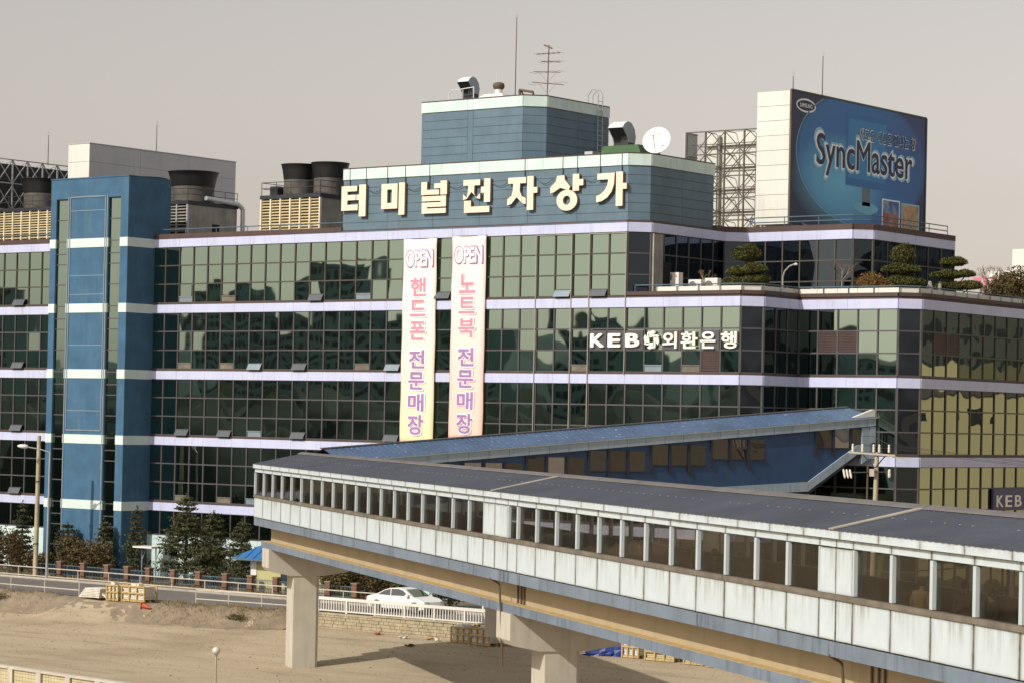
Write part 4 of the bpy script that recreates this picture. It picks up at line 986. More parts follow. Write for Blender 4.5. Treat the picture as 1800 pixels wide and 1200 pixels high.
tv = thing('turbine_vent', (-15.0, 6, 31.6), 'rusty round turbine ventilator on a white base on the upper penthouse roof', 'roof vent')
MB().quad_box([(-16.6, 5.2, 31.65), (-13.9, 5.2, 31.65), (-13.9, 6.8, 31.65), (-16.6, 6.8, 31.65), (-15.9, 5.6, 32.12), (-14.4, 5.6, 32.12), (-14.4, 6.4, 32.12), (-15.9, 6.4, 32.12)]).build('base', 'hood_white', tv)
MB().tube((-15.0, 6, 32.1), (-15.0, 6, 32.42), .26, n=16).build('neck', 'hood_white', tv, smooth=40); MB().lathe((-15.0, 6, 32.42), [(.26, 0), (.36, .1), (.39, .25), (.34, .4), (.2, .46)], 18).build('turbine', 'rust_brown', tv, smooth=True)
an = thing('tv_antenna', (-12.57, 8, 31.6), 'television antenna mast with four rows of aluminium elements on the upper roof', 'antenna')
MB().tube((-12.57, 8, 31.6), (-12.5, 8, 35.4), .035).build('mast', 'rust_brown', an)
for z, l, dx, dz in ((34.85, 1.9, .0, -.02), (34.3, 1.6, .2, -.09), (33.65, 2.2, -.1, -.07), (32.9, 2.6, .0, -.11)):
    MB().tube((-12.53-l/2+dx, 8, z-dz*l/2*1.2), (-12.53+l/2+dx, 8, z+dz*l/2*1.2), .025).build('boom', 'rust_brown', an)
    for k in range(6):
        x = -12.53-l/2+dx+l*k/5; MB().tube((x, 7.6, z), (x, 8.4, z), .012, n=4).build('element', 'steel', an)
for z in (33.65, 32.9):
    for s_ in (-1, 1): MB().tube((-12.55+s_*.75, 8, z-s_*.03), (-12.55, 8, z-.65), .015, n=4).build('brace', 'steel', an)
MB().bar((-12.9, 8, 35.42), (-12.25, 8, 35.15), .09).build('dipole', 'rust_brown', an)
def rod(x, y, z0, z1, label):
    r = thing('lightning_rod', (x, y, z0), label, 'lightning rod', 'lightning rods'); MB().tube((x, y, z0), (x, y, z1-.4), .035, .025, 6).build('mast', 'rust_brown', r); MB().tube((x, y, z1-.4), (x, y, z1), .015, .006, 5).build('tip', 'steel', r)
    for dx in (-.12, .12): MB().tube((x, y, z1-.35), (x+dx, y, z1-.18), .008, n=4).build('prong', 'steel', r)
rod(-14.42, 7, 31.6, 37.6, 'tall thin lightning rod beside the television antenna'); rod(3.6, 12, 31.8, 33.2, 'short lightning rod over the white end of the billboard'); rod(3.9, 15, 31.8, 34.8, 'tall lightning rod above the blue advertisement billboard')
rod(-60.3, 8, 29.7, 32.4, 'thin lightning rod above the dark lattice'); rod(-55.8, 15, 31.2, 33.7, 'thin lightning rod on top of the white sign box')
wm = thing('whip_aerial', (-15.66, 6.6, 31.6), 'short white whip aerial beside the turbine ventilator', 'aerial'); MB().tube((-15.66, 6.6, 31.6), (-15.66, 6.6, 33.7), .04, .012, 6).build('whip', 'hood_white', wm)
pv = thing('gantry_pipe', (-12.9, 6.2, 31.6), 'brown bent pipe bracket at the roof corner by the antenna', 'pipe bracket')
MB().path([(-13.2, 6, 31.65), (-13.3, 6, 32.3), (-12.2, 6, 32.1), (-12.1, 6, 31.65)], .08, 8).build('pipe', 'rust_brown', pv); MB().path([(-12.9, 6.2, 31.65), (-13.2, 6.1, 32.2)], .06, 8).build('stay', 'rust_brown', pv)
sd_ = thing('roof_pipe_frame', (-17.6, 6, 31.6), 'thin white pipe hoop frame carrying the upper exhaust hood', 'pipe frame')
MB().path([(-18.7, 5.4, 31.6), (-18.7, 5.4, 32.3), (-18.4, 5.4, 32.5), (-16.6, 5.4, 32.62), (-16.6, 5.4, 31.6)], .03, 6).build('hoop', 'hood_white', sd_); MB().tube((-17.5, 5.4, 31.6), (-17.5, 5.4, 32.5), .04).build('leg', 'steel', sd_)

# ------------------------------------------------------------------ street furniture and things on the lot
def px_rail(name, label, pts, zs, z0, step, m, r=.035, cat='railing', group='pipe railings along the road'):
    t0 = thing(name, (pts[0][0], pts[0][1], z0), label, cat, group)
    for (p, q) in zip(pts[:-1], pts[1:]):
        P, Q = Vector((*p, 0)), Vector((*q, 0)); k = max(1, int(round((Q-P).length/step)))
        for z in zs: MB().tube(P+ZZ*z, Q+ZZ*z, r, n=6).build('rail', m, t0)
        for i in range(k+1): c = P+(Q-P)*i/k; MB().tube(c+ZZ*z0, c+ZZ*(zs[0]+.02), r*.9, n=6).build('post', m, t0)
    return t0
px_rail('pipe_railing', 'long two-pipe pale railing along the far pavement', [(-75, -6.95), (-13, -6.95)], [.46, -.10], -.22, 2.9, 'rail_pale')
px_rail('pipe_railing', 'pale two-pipe railing on the lot side by the dry grass bank', [(-52, -15.6), (-30.0, -15.6)], [.58, .05], -.36, 3.0, 'rail_pale')
px_rail('pipe_railing', 'short pale two-pipe railing running up to the first bridge pier', [(-20.6, -14.9), (-13.2, -14.2)], [.58, .05], -.36, 2.9, 'rail_pale')
# brick fence
bf = thing('brick_post_fence', (-30, -6.2, -.22), 'low fence of brown brick posts with blue metal bars before the conifers', 'fence')
fx = [-44.5, -42.1, -39.8, -37.5, -35.6, -33.6, -31.3, -29.0, -26.6, -24.4, -22.2, -20.0, -17.8, -15.6]
for x in fx:
    MB().box(x-.2, x+.2, -6.4, -6.0, -.25, .86).build('brick_post', 'brick', bf); MB().box(x-.24, x+.24, -6.44, -5.96, .861, .95).build('post_cap', 'brick_cap', bf)
for a, c in zip(fx[:-1], fx[1:]):
    b = MB()
    for z in (.68, .05): b.bar((a+.2, -6.2, z), (c-.2, -6.2, z), .04)
    for i in range(13): x = a+.25+(c-a-.5)*i/12; b.bar((x, -6.2, -.1), (x, -6.2, .74), .02)
    tag(b.build('bar_panel', 'fence_blue', bf), kind='stuff')
# street lamp and poles on the left
sl_ = thing('street_lamp', (-42.6, -7.0, -.2), 'slim grey street lamp with a single arm and cobra head beside the concrete pole', 'street lamp')
MB().tube((-42.6, -7.0, -.2), (-42.55, -7.0, 8.3), .09, .06, 10).build('pole', 'steel', sl_, smooth=40)
MB().path([(-42.55, -7.0, 8.25), (-43.1, -7.4, 8.45), (-43.8, -7.95, 8.58)], .04, 8).build('arm', 'steel', sl_)
MB().lathe((-43.7, -7.88, 8.6), [(.03, 0), (.12, .1), (.15, .3), (.13, .55), (.05, .75)], 12, axis=(-.78, -.61, .05)).build('lamp_head', 'hood_white', sl_, smooth=True)
up_ = thing('concrete_pole', (-44.0, -6.75, -.2), 'thick bare concrete pole standing beside the street lamp', 'pole'); MB().tube((-44.0, -6.75, -.25), (-43.95, -6.75, 9.35), .17, .13, 12).build('shaft', 'pole_concrete', up_, smooth=40)
for z in (2.0, 6.2): MB().tube((-44.0, -6.75, z), (-44.0, -6.75, z+.08), .18, n=12).build('band', 'steel_dark', up_)
# crossarm utility pole at the right
ut = thing('utility_pole', (18.0, -2, -.3), 'concrete utility pole with a crossarm of insulators beside the blue walkway', 'utility pole')
MB().tube((17.9, -2, -.3), (18.1, -2, 9.75), .18, .12, 12).build('shaft', 'pole_concrete', ut, smooth=40)
MB().bar((16.45, -2.2, 9.72), (19.35, -2.2, 9.60), .10).build('crossarm', 'frame_pale', ut); MB().bar((18.0, -1.8, 9.68), (19.6, -1.8, 9.45), .07).build('crossarm', 'frame_pale', ut)
for x in (16.7, 17.3, 18.0, 18.35, 18.95): MB().lathe((x, -2.2, 9.75), [(.05, 0), (.075, .08), (.05, .16), (.075, .24), (.05, .32), (.07, .38), (.03, .44)], 10).build('insulator', 'insulator', ut, smooth=40)
for dx in (-.75, .75): MB().bar((18.05+dx, -2.2, 9.65), (18.05, -2.1, 8.9), .05).build('brace', 'steel_dark', ut)
MB().bar((16.6, -2.2, 8.62), (19.1, -2.2, 8.72), .06).build('lower_arm', 'steel_dark', ut); MB().box(17.85, 18.15, -2.35, -2.15, 8.45, 8.85).build('switch_box', 'frame_pale', ut)
for i, x in enumerate((16.25, 16.45, 16.65)): MB().lathe((x, -2.2, 8.3), [(.03, 0), (.06, .1), (.06, .42), (.03, .5)], 8, axis=(-.25, 0, 1)).build('fuse', 'insulator', ut)
MB().lathe((19.0, -2.2, 8.4), [(.05, 0), (.08, .08), (.08, .4), (.04, .46)], 8).build('fuse', 'insulator', ut)
MB().tube((17.55, -2.1, -.3), (17.6, -2.1, 9.0), .05, n=6).build('cable_pipe', 'rust_brown', ut)
for k, (x, z) in enumerate(((16.7, 10.2), (17.3, 10.2), (18.35, 10.2), (18.95, 10.2))):
    pts = []
    for i in range(13): u_ = i/12; pts.append(Vector((x + (30+2*k)*u_, -2.2+26*u_, z-1.9*u_-1.6*4*u_*(1-u_)*.5)))
    MB().path(pts, .012, 4).build('wire', 'rubber_black', ut)
b = MB().path([(16.7, -2.2, 10.2), (17.2, -2.3, 10.6), (18.0, -2.3, 10.62), (18.9, -2.2, 10.2)], .015, 5); b.build('jumper_wire', 'rubber_black', ut)
# hut
hu = thing('guard_hut', (-21.7, -4.6, -.2), 'small yellow guard hut with a bright blue hipped roof behind the brick fence', 'hut')
MB().box(-25.1, -18.5, -5.4, -2.4, -.25, 1.98).build('wall', 'hut_yellow', hu)
MB().box(-25.2, -24.7, -5.46, -5.3, -.25, 1.96).build('corner_pilaster', 'white_wall', hu)
b = MB(); zr, ze = 3.5, 1.98; b.v = [(-26.1, -6.2, ze), (-17.5, -6.2, ze), (-17.5, -1.6, ze), (-26.1, -1.6, ze), (-23.6, -3.9, zr), (-20.0, -3.9, zr)]
b.f = [(0, 1, 5, 4), (1, 2, 5), (2, 3, 4, 5), (3, 0, 4), (3, 2, 1, 0)]; rf = b.build('roof', 'hut_roof', hu)
for i in range(12):
    x = -25.7+i*.7; f = min(1, max(0, (x+26.1)/2.5, 0)) if x < -23.6 else (1 if x < -20 else max(0, (-17.5-x)/2.5))
    MB().bar((x, -6.2, ze+.02), (x, -6.2+2.3*f, ze+1.52*f+.02), .05).build('roof_rib', 'hut_roof', rf)
MB().box(-26.15, -17.45, -6.26, -6.2, ze-.12, ze-.002).build('eave_board', 'fence_blue', hu)
MB().box(-22.6, -21.4, -5.45, -5.39, .55, 1.5).build('window', 'window_dark', hu)
# retaining wall with single blocks and the white balustrade on it
rw = thing('retaining_wall', (-3, -12.7, -1.9), 'low retaining wall of tan split-face blocks below the white balustrade', 'wall')
MB().box(-12.9, 40, -12.68, -12.45, -1.9, -.40).build('core', 'stone_joint', rw)
for r in range(5):
    z0 = -1.34+r*.19; x = -12.9 + (.19 if r % 2 else 0); 
    while x < 5.5:
        w_ = .36+rnd.uniform(-.03, .03); link('block', unit_box('stone_block'), (x+w_/2, -12.70+rnd.uniform(-.02, .015), z0+.095), rw, rnd.uniform(-.03, .03), (w_-.02, .14, .172)); x += w_
MB().box(5.6, 40, -12.76, -12.67, -1.5, -.39).build('far_blocks', 'stone_block', rw)
for a, c, z in ((-12.9, -8.5, -.44), (-8.45, -1.0, -.36), (-.95, 40, -.30)): MB().box(a, c, -12.80, -12.42, z, z+.09).build('coping', 'stone_block', rw)
def balustrade(x0, x1, y, z0, z1, label, step=2.2):
    wr = thing('white_balustrade', ((x0+x1)/2, y, z0), label, 'balustrade', 'white balustrades')
    MB().box(x0, x1, y-.08, y+.08, z1-.17, z1).build('top_rail', 'rail_white', wr); MB().box(x0, x1, y-.05, y+.05, z0+.10, z0+.17).build('bottom_rail', 'rail_white', wr)
    k = int((x1-x0)/step)
    for i in range(k+1):
        x = x0+i*step; MB().box(x-.06, x+.06, y-.07, y+.07, z0, z1-.171).build('post', 'rail_white', wr)
        b = MB()
        for j in range(1, 11): xx = x+step*j/11; b.box(xx-.025, xx+.025, y-.025, y+.025, z0+.17, z1-.17)
        if i < k: tag(b.build('balusters', 'rail_white', wr), kind='stuff')
balustrade(-12.85, 24, -12.58, -.34, .57, 'white balustrade on top of the tan block retaining wall')
balustrade(-5.0, 13, -7.0, -.19, .75, 'white balustrade on the far side of the road in front of the car')
# white sedan
def sedan(cx, cy, z):
    c = thing('car', (cx, cy, z), 'white sedan driving on the road behind the white balustrade', 'car')
    prof = [(-2.3, .38), (-2.33, .62), (-2.26, .86), (-1.95, .96), (-1.55, 1.0), (-1.0, 1.28), (-.55, 1.42), (.1, 1.45), (.55, 1.38), (1.25, .98), (1.9, .86), (2.22, .72), (2.32, .52), (2.28, .34), (1.85, .26), (-1.9, .26)]
    def wid(zz): return .87 if zz < .75 else (.90-.0*zz if zz < .98 else .88-.42*(zz-.98))
    N = len(prof); b = MB(); cols = 6
    for k in range(cols+1):
        f = -1+2*k/cols
        for (x, zz) in prof:
            ff = f*wid(zz); x2 = x*(1-.035*abs(f)**3*(1 if abs(x) > 1.9 else 0)); b.v.append((cx+x2, cy+ff, z+zz))
    for k in range(cols):
        for i in range(N): j = (i+1) % N; b.f.append((k*N+i, k*N+j, (k+1)*N+j, (k+1)*N+i))
    b.f.append(tuple(range(N-1, -1, -1))); b.f.append(tuple(cols*N+i for i in range(N)))
    body = b.build('body', 'car_white', c, smooth=35)
    for sgn in (-1, 1):
        def yy(zz): return cy+sgn*(wid(zz)+.006)
        for pts in ([(-1.38, 1.02), (-.95, 1.26), (-.5, 1.37), (-.42, 1.0)], [(-.36, 1.0), (-.44, 1.37), (.08, 1.39), (.45, 1.32), (1.0, 1.02)]):
            b = MB(); b.v = [(cx+x, yy(zz), z+zz) for x, zz in pts] + [(cx+x, yy(zz)-sgn*.015, z+zz) for x, zz in pts]; n_ = len(pts)
            b.f = [tuple(range(n_)), tuple(range(2*n_-1, n_-1, -1))] + [(i, (i+1) % n_, n_+(i+1) % n_, n_+i) for i in range(n_)]; b.build('side_window', 'glass_car', c)
        for x in (-1.45, 1.42):
            wh = MB().lathe((cx+x, cy+sgn*.62, z+.32), [(.2, 0), (.32, .02), (.33, .12), (.32, .24), (.22, .26)], 24, axis=(0, sgn, 0)).build('wheel', 'tyre', c, smooth=40)
            MB().lathe((cx+x, cy+sgn*.87, z+.32), [(.21, 0), (.2, .02), (.05, .035)], 16, axis=(0, sgn, 0)).build('rim', 'rim', wh)
            b = MB(); b.lathe((cx+x, cy+sgn*.862, z+.32), [(.385, 0), (.385, .012)], 24, axis=(0, sgn, 0)); b.build('wheel_arch', 'rubber_black', c)
        MB().box(cx+.85, cx+1.05, cy+sgn*.9, cy+sgn*1.05, z+.98, z+1.12).build('mirror', 'car_white', c)
        MB().box(cx-2.34, cx-2.25, cy+sgn*.74-.12, cy+sgn*.74+.12, z+.7, z+.85).build('tail_light', 'lamp_red', c); MB().box(cx+2.12, cx+2.27, cy+sgn*.68-.16, cy+sgn*.68+.16, z+.62, z+.74).build('headlight', 'galvanised', c)
        MB().box(cx-.55, cx-.4, cy+sgn*.893, cy+sgn*.915, z+.82, z+.86).build('door_handle', 'car_white', c)
    for pts, w0 in (([(.60, 1.37), (1.24, 1.0)], .62), ([(-1.52, 1.02), (-1.0, 1.28)], .62)):
        (x0, z0), (x1, z1) = pts; nrm = Vector((-(z1-z0), 0, x1-x0)).normalized(); nrm = nrm if nrm.z > 0 else -nrm
        b = MB(); b.slab([(-w0-.06*(z0 < 1.2), 0), (w0+.06*(z0 < 1.2), 0), (w0+.06*(z1 < 1.2), 1), (-w0-.06*(z1 < 1.2), 1)], Vector((cx+x0, cy, z+z0))+nrm*.01, (0, 1, 0), (x1-x0, 0, z1-z0), nrm*.012); b.build('windscreen', 'glass_car', c)
sedan(-9.2, -9.1, -.295)

# pallets, slabs, cone, tarp
def crate(name, x, y, w_, d_, h_, rot, label, load='stone_slab', frame='wood_yellow', seedv=0, group='pallets of stone on the lot'):
    r2 = random.Random(seedv); z = ground_z(x, y)+.02; c = thing(name, (x, y, z), label, 'pallet', group); ca, sa = cos(rot), sin(rot)
    U = Vector((ca, sa, 0)); V = Vector((-sa, ca, 0)); o = Vector((x, y, z))
    for s_ in (-1, 0, 1): MB().ob(o+V*s_*(d_/2-.06)+ZZ*.06, U*w_/2, V*.05, ZZ*.06).build('runner', frame, c)
    k = max(2, int(h_/.11))
    for i in range(k):
        zz = .13+(h_-.16)*(i+.5)/k; MB().ob(o+ZZ*zz+U*r2.uniform(-.03, .03), U*(w_/2-.06-r2.uniform(0, .05)), V*(d_/2-.05-r2.uniform(0, .05)), ZZ*((h_-.16)/k/2-.008)).build('slab', load, c)
    for su in (-1, -.33, .33, 1):
        for sv in (-1, 1): MB().ob(o+U*su*(w_/2-.03)+V*sv*(d_/2)+ZZ*h_/2, U*.04, V*.03, ZZ*h_/2).build('upright', frame, c)
    for zz in (h_*.55, h_*.97):
        for sv in (-1, 1): MB().ob(o+V*sv*(d_/2+.032)+ZZ*zz, U*w_/2, V*.018, ZZ*.045).build('batten', frame, c)
    for i in range(3): MB().ob(o+U*r2.uniform(-.3, .3)*w_+V*r2.uniform(-.2, .2)+ZZ*(h_+.06), U*r2.uniform(.12, .25), V*.15, ZZ*.07).build('loose_stone', load, c)
    return c
c = thing('slab_stack', (-28.1, -15.8, -.8), 'loose stack of flat grey stone slabs leaning at the road edge', 'slab stack')
for i in range(6): MB().ob(Vector((-28.1+.06*i, -15.9, ground_z(-28.1, -15.9)+.14+i*.10)), Vector((1.05-.04*i, -.15, .02)), Vector((.1, .55, 0)), ZZ*.038).build('slab', 'stone_slab', c)
MB().ob((-26.95, -16.1, ground_z(-26.95, -16.1)+.3), (.3, .1, -.25), (0, .3, 0), (.03, 0, .04)).build('slab', 'stone_slab', c)
crate('stone_pallet', -26.3, -15.9, .95, .9, .95, .1, 'narrow tall yellow-framed pallet of stone beside the slab stack', seedv=1)
crate('stone_pallet', -24.6, -15.7, 1.9, 1.1, .95, .05, 'wide yellow-framed pallet of pale stone by the road edge', seedv=2)
crate('stone_pallet', -.9, -13.75, 1.2, 1.0, .85, .1, 'pallet of white stone under the balustrade wall left of the second pier', load='hood_white', frame='wood', seedv=3)
crate('stone_pallet', 1.0, -14.1, 1.55, 1.2, .95, -.15, 'open wooden crate of stone against the block wall beside the second pier', frame='wood', seedv=4)
crate('stone_pallet', 10.6, -13.7, 1.1, 1.0, 1.05, 0, 'tall slatted pallet right beside the blue tarpaulin heap', load='hood_white', frame='wood', seedv=5)
crate('stone_pallet', 12.6, -13.9, 1.8, 1.1, .85, .05, 'tan pallet with a cloth cover two along from the blue tarpaulin heap', load='tile_cream', frame='wood', seedv=6)
crate('stone_pallet', 14.9, -14.2, 1.2, 1.0, .7, 0, 'small pallet of pale blocks three along from the blue tarpaulin heap', load='hood_white', frame='wood', seedv=7)
crate('stone_pallet', 16.8, -14.5, 1.7, 1.0, .55, .1, 'low timber pallet farthest along from the blue tarpaulin heap', frame='wood', seedv=8)
tp = thing('tarpaulin_heap', (8.6, -13.7, -1.3), 'crumpled blue tarpaulin heap on the lot below the girder', 'tarpaulin')
b = MB(); N, M_ = 22, 9; r2 = random.Random(3)
for j in range(M_+1):
    for i in range(N):
        a = 2*pi*i/N; f = cos(j/M_*pi/2); k = 1+.22*sin(3*a+1)+.14*sin(7*a+j)+r2.uniform(-.07, .07); b.v.append((8.6+1.35*f*k*cos(a), -13.7+.8*f*k*sin(a), -1.28+1.35*sin(j/M_*pi/2)*(1+.2*sin(2*a+.5))*(.9+r2.uniform(-.06, .06))))
for j in range(M_):
    for i in range(N): i2 = (i+1) % N; b.f.append((j*N+i, j*N+i2, (j+1)*N+i2, (j+1)*N+i))
b.build('sheet', 'tarp_blue', tp)
for x, y, s_ in ((7.0, -14.2, .35), (7.55, -14.4, .45), (6.3, -14.0, .3)): MB().ob((x, y, ground_z(x, y)+s_*.5), (s_*.7, .1, .1), (-.1, s_*.5, 0), (-.06, 0, s_*.5)).build('stone_slab', 'stone_slab', tp)
cn = thing('traffic_cone', (-22.8, -14.6, -1.0), 'fallen red traffic cone on the lot bank', 'traffic cone')
p0 = Vector((-23.3, -16.6, ground_z(-23.3, -16.6)+.2)); ax = Vector((.98, -.1, -.14)).normalized()
MB().lathe(p0, [(.17, .03), (.14, .25), (.09, .5), (.04, .72), (.02, .73)], 16, axis=ax).build('cone', 'cone_red', cn, smooth=40); MB().ob(p0, ax*.025, ax.cross(ZZ).normalized()*.2, ax.cross(ax.cross(ZZ)).normalized()*-.2).build('base', 'cone_red', cn)
for i, (x, y, m_) in enumerate(((-7.2, -13.9, 'cone_red'), (-4.6, -14.6, 'fabric_white'), (-2.4, -14.3, 'fabric_white'), (-1.9, -17.2, 'rust_brown'), (-3.1, -14.1, 'wood'))):
    r2 = random.Random(i); b = MB(); z = ground_z(x, y)
    for k in range(5):
        a = r2.uniform(0, 6.3); b.ob((x+r2.uniform(-.15, .15), y+r2.uniform(-.1, .1), z+.04+k*.02), (.16*cos(a), .16*sin(a), .03), (-.1*sin(a), .1*cos(a), r2.uniform(-.05, .05)), (0, 0, .012))
    o = tag(b.build('litter', m_), ['scrap of red litter near the block wall', 'crumpled white paper on the lot sand', 'white plastic bag on the sand by the stone pallet', 'dark clod lying alone on the open lot', 'scrap of wood near the block wall'][i], 'litter', 'scraps of litter on the lot')
# globe lamp and tiled wall close to the camera
gl = thing('globe_lamp', (14.44, -48.84, -1.9), 'slender garden lamp post topped by a dull white globe', 'lamp')
MB().tube((14.44, -48.84, -1.95), (14.44, -48.84, 1.28), .05, .04, 10).build('post', 'pole_concrete', gl, smooth=40); MB().lathe((14.44, -48.84, 1.43), [(.02, -.165)]+[(.165*cos(radians(a)), .165*sin(radians(a))) for a in range(-70, 71, 20)]+[(.02, .165)], 20).build('globe', 'globe_white', gl, smooth=True); MB().tube((14.44, -48.84, 1.22), (14.44, -48.84, 1.31), .07, n=10).build('collar', 'steel', gl)
tw = thing('tiled_wall', (8, -54, -1.9), 'cream tiled boundary wall with concrete posts at the near edge of the lot', 'wall')
wa = Vector((-4.0, -52.4, 0)); wd = Vector((15.77+4, -54.84+52.4, 0)).normalized(); wn = Vector((wd.y, -wd.x, 0))
MB().ob(wa+wd*11+ZZ*-.68, wd*11, wn*-.09, ZZ*1.22).build('core', 'stone_joint', tw)
for i in range(11): MB().ob(wa+wd*(i*2.0)+wn*.06+ZZ*-.65, wd*.16, wn*-.13, ZZ*1.27).build('post', 'concrete', tw)
MB().ob(wa+wd*11+wn*.04+ZZ*.58, wd*11.1, wn*-.16, ZZ*.05).build('coping', 'concrete', tw)
b = MB()
for i in range(100):
    for r in range(7):
        if (i*.2+.1) % 2.0 < .16 or (i*.2+.1) % 2.0 > 1.84: continue
        b.ob(wa+wd*(i*.2+.1)+wn*.095+ZZ*(.46-r*.145), wd*.094, wn*-.012, ZZ*.066)
tag(b.build('tiles', 'tile_cream', tw), kind='stuff')
# low street sign board seen between the conifers
ts = thing('gantry_canopy', (-37.3, -3.6, -.2), 'small white flat canopy on thin steel legs between the conifers', 'canopy')
MB().box(-37.1, -35.3, -4.4, -3.2, 2.05, 2.16).build('roof', 'white_wall', ts)
for x in (-36.9, -35.6): MB().bar((x, -3.7, -.2), (x, -3.7, 2.05), .06).build('leg', 'steel', ts); MB().bar((x, -3.7, 1.2), (x+.4, -3.7, 2.05), .04).build('brace', 'steel', ts)

# loose stones strewn over the lot
b = MB(); r2 = random.Random(77)
for _ in range(5200):
    x, y = r2.uniform(-40, 24), -13.2-abs(r2.gauss(0, 13))
    if x < -12.9 and y > edgeY(x)-2.6: continue
    if y < -50: continue
    q_ = r2.uniform(.012, .035)*(2.0 if r2.random() < .03 else 1); a = r2.uniform(0, 6.3)
    b.ob((x, y, ground_z(x, y)+q_*.25), (q_*cos(a), q_*sin(a), q_*.2), (-q_*.7*sin(a), q_*.7*cos(a), 0), (0, 0, q_*.5))
tag(b.build('gravel', 'pebble', fix=False), 'small stones and clods strewn over the sandy lot', 'gravel', kind='stuff')

# ------------------------------------------------------------------ vegetation
def leaf(b, p, s, r2, up=.4):
    d = Vector((r2.gauss(0, 1), r2.gauss(0, 1), r2.gauss(0, 1)+up)).normalized(); a = d.orthogonal().normalized(); a = Matrix.Rotation(r2.uniform(0, 6.28), 3, d) @ a; c = d.cross(a)
    s = s*r2.uniform(.6, 1.3); b.quad(p-a*s*.5, p+c*s*.22-a*s*.05, p+a*s*.55, p-c*s*.22)
def needles(b, p, q, n_, s, r2, spread):
    for _ in range(n_):
        f = r2.random()**.7; c = p+(q-p)*f + Vector((r2.gauss(0, spread), r2.gauss(0, spread), r2.gauss(0, spread*.5))); leaf(b, c, s, r2)
def conifer(x, y, h, rad, label, seedv, m='needle', dens=1.0, bare=.12, lean=0.):
    r2 = random.Random(seedv); z0 = -.22; t0 = thing('conifer_tree', (x, y, z0), label, 'tree', 'conifers before the building')
    b = MB(); top = Vector((x+lean, y, z0+h)); base = Vector((x, y, z0))
    b.tube(base, base+(top-base)*.5, .05*h**.5*1.3, .035*h**.5, 8); b.tube(base+(top-base)*.5, top, .035*h**.5, .01, 8)
    cr, br_ = MB(), b; lv = int(h*2.6)
    for i in range(lv):
        f = bare+(1-bare)*(i/lv)**1.0; p0 = base+(top-base)*f; L = rad*(1-f)**.75*r2.uniform(.75, 1.15)+.12; k = r2.randint(4, 7); a0 = r2.uniform(0, 6.3)
        for j in range(k):
            a = a0+6.283*j/k+r2.uniform(-.35, .35); Lj = L*r2.uniform(.6, 1.15); q = p0+Vector((cos(a)*Lj, sin(a)*Lj, r2.uniform(-.05, .22)*Lj))
            br_.tube(p0, q, .022, .006, 4, False)
            needles(cr, p0+(q-p0)*.12, q, int((13+22*Lj)*dens), .21, r2, .10+.05*Lj)
            for s_ in (-1, 1):
                q2 = p0+(q-p0)*.6+Vector((-sin(a), cos(a), .05))*s_*Lj*.35; needles(cr, p0+(q-p0)*.5, q2, int((8+14*Lj)*dens), .19, r2, .08)
    needles(cr, top-ZZ*.5, top+ZZ*.08, 25, .14, r2, .05)
    br_.build('trunk', 'bark', t0); cr.build('crown', m, t0, fix=False); return t0
conifer(-49.0, -3.6, 4.9, 1.15, 'slim dark conifer before the mint base wall left of the stair tower', 11, 'needle_dark', .8)
conifer(-44.6, -3.4, 3.7, 1.9, 'broad dark conifer at the foot of the stair tower behind the lamp', 12, 'needle_dark')
conifer(-40.9, -3.4, 4.0, 1.0, 'narrow conifer before the right edge of the stair tower', 13)
conifer(-38.6, -2.6, 4.9, 1.3, 'loose upright conifer just right of the stair tower', 14, 'needle', .75)
conifer(-34.3, -2.2, 5.9, 2.6, 'tallest spreading conifer by the white canopy', 15, 'needle', 1.25)
conifer(-31.4, -2.6, 4.9, 2.2, 'bushy conifer between the tallest conifer and the guard hut', 16, 'needle', 1.2)
conifer(-28.6, -2.8, 4.5, 2.0, 'bushy conifer directly behind the guard hut roof', 17, 'needle', 1.1)
conifer(-52.5, -3.0, 3.3, 1.3, 'low dark conifer at the far left of the mint base wall', 18, 'needle_dark', .8)
def shrub(x, y, z0, rx, ry, h, m, label, seedv, n_=3200, s=.2, name='shrub', group='shrubs along the fence', stems=5, cat='shrub'):
    r2 = random.Random(seedv); t0 = thing(name, (x, y, z0), label, cat, group); b, st = MB(), MB()
    blobs = [(r2.uniform(-.6, .6)*rx, r2.uniform(-.5, .5)*ry, r2.uniform(.35, .72)*h, r2.uniform(.32, .5)) for _ in range(9)]
    for bx, by, bz, br_ in blobs:
        c = Vector((x+bx, y+by, z0+bz)); st.tube(Vector((x+bx*.15, y+by*.15, z0-.05)), c, .04, .012, 5, False)
        for _ in range(n_//9):
            d = Vector((r2.gauss(0, 1), r2.gauss(0, 1), r2.gauss(0, 1))).normalized()*r2.uniform(.35, 1.08); leaf(b, c+Vector((d.x*rx*br_*1.2, d.y*ry*br_*1.3, d.z*h*br_*.75)), s, r2)
    st.build('stems', 'bark', t0); b.build('foliage', m, t0, fix=False); return t0
shrub(-47.6, -5.2, -.22, 1.7, 1.0, 3.1, 'brown_leaf', 'brown winter shrub under the slim conifer left of the street lamp', 21)
shrub(-50.6, -5.3, -.22, 1.9, 1.0, 3.1, 'brown_leaf', 'rusty brown shrub at the far left end of the fence', 22)
shrub(-45.6, -5.0, -.22, 1.0, .8, 1.7, 'olive_leaf', 'low olive shrub between the street lamp and the concrete pole', 23, 2200)
shrub(-42.2, -5.3, -.22, 1.9, 1.0, 3.0, 'brown_leaf', 'wide brown shrub at the foot of the stair tower just right of the concrete pole', 24, 4500)
shrub(-39.9, -5.2, -.22, 1.8, 1.0, 2.8, 'brown_leaf', 'wide brown shrub behind the first full brick posts', 25, 4500)
shrub(-17.6, -5.6, -.22, 1.6, 1.0, 2.3, 'olive_leaf', 'olive shrub showing under the bridge between hut and car', 26, 4000)
shrub(-15.2, -5.3, -.22, 1.7, 1.0, 2.6, 'brown_leaf', 'brown shrub behind the car under the bridge girder', 27, 4000)
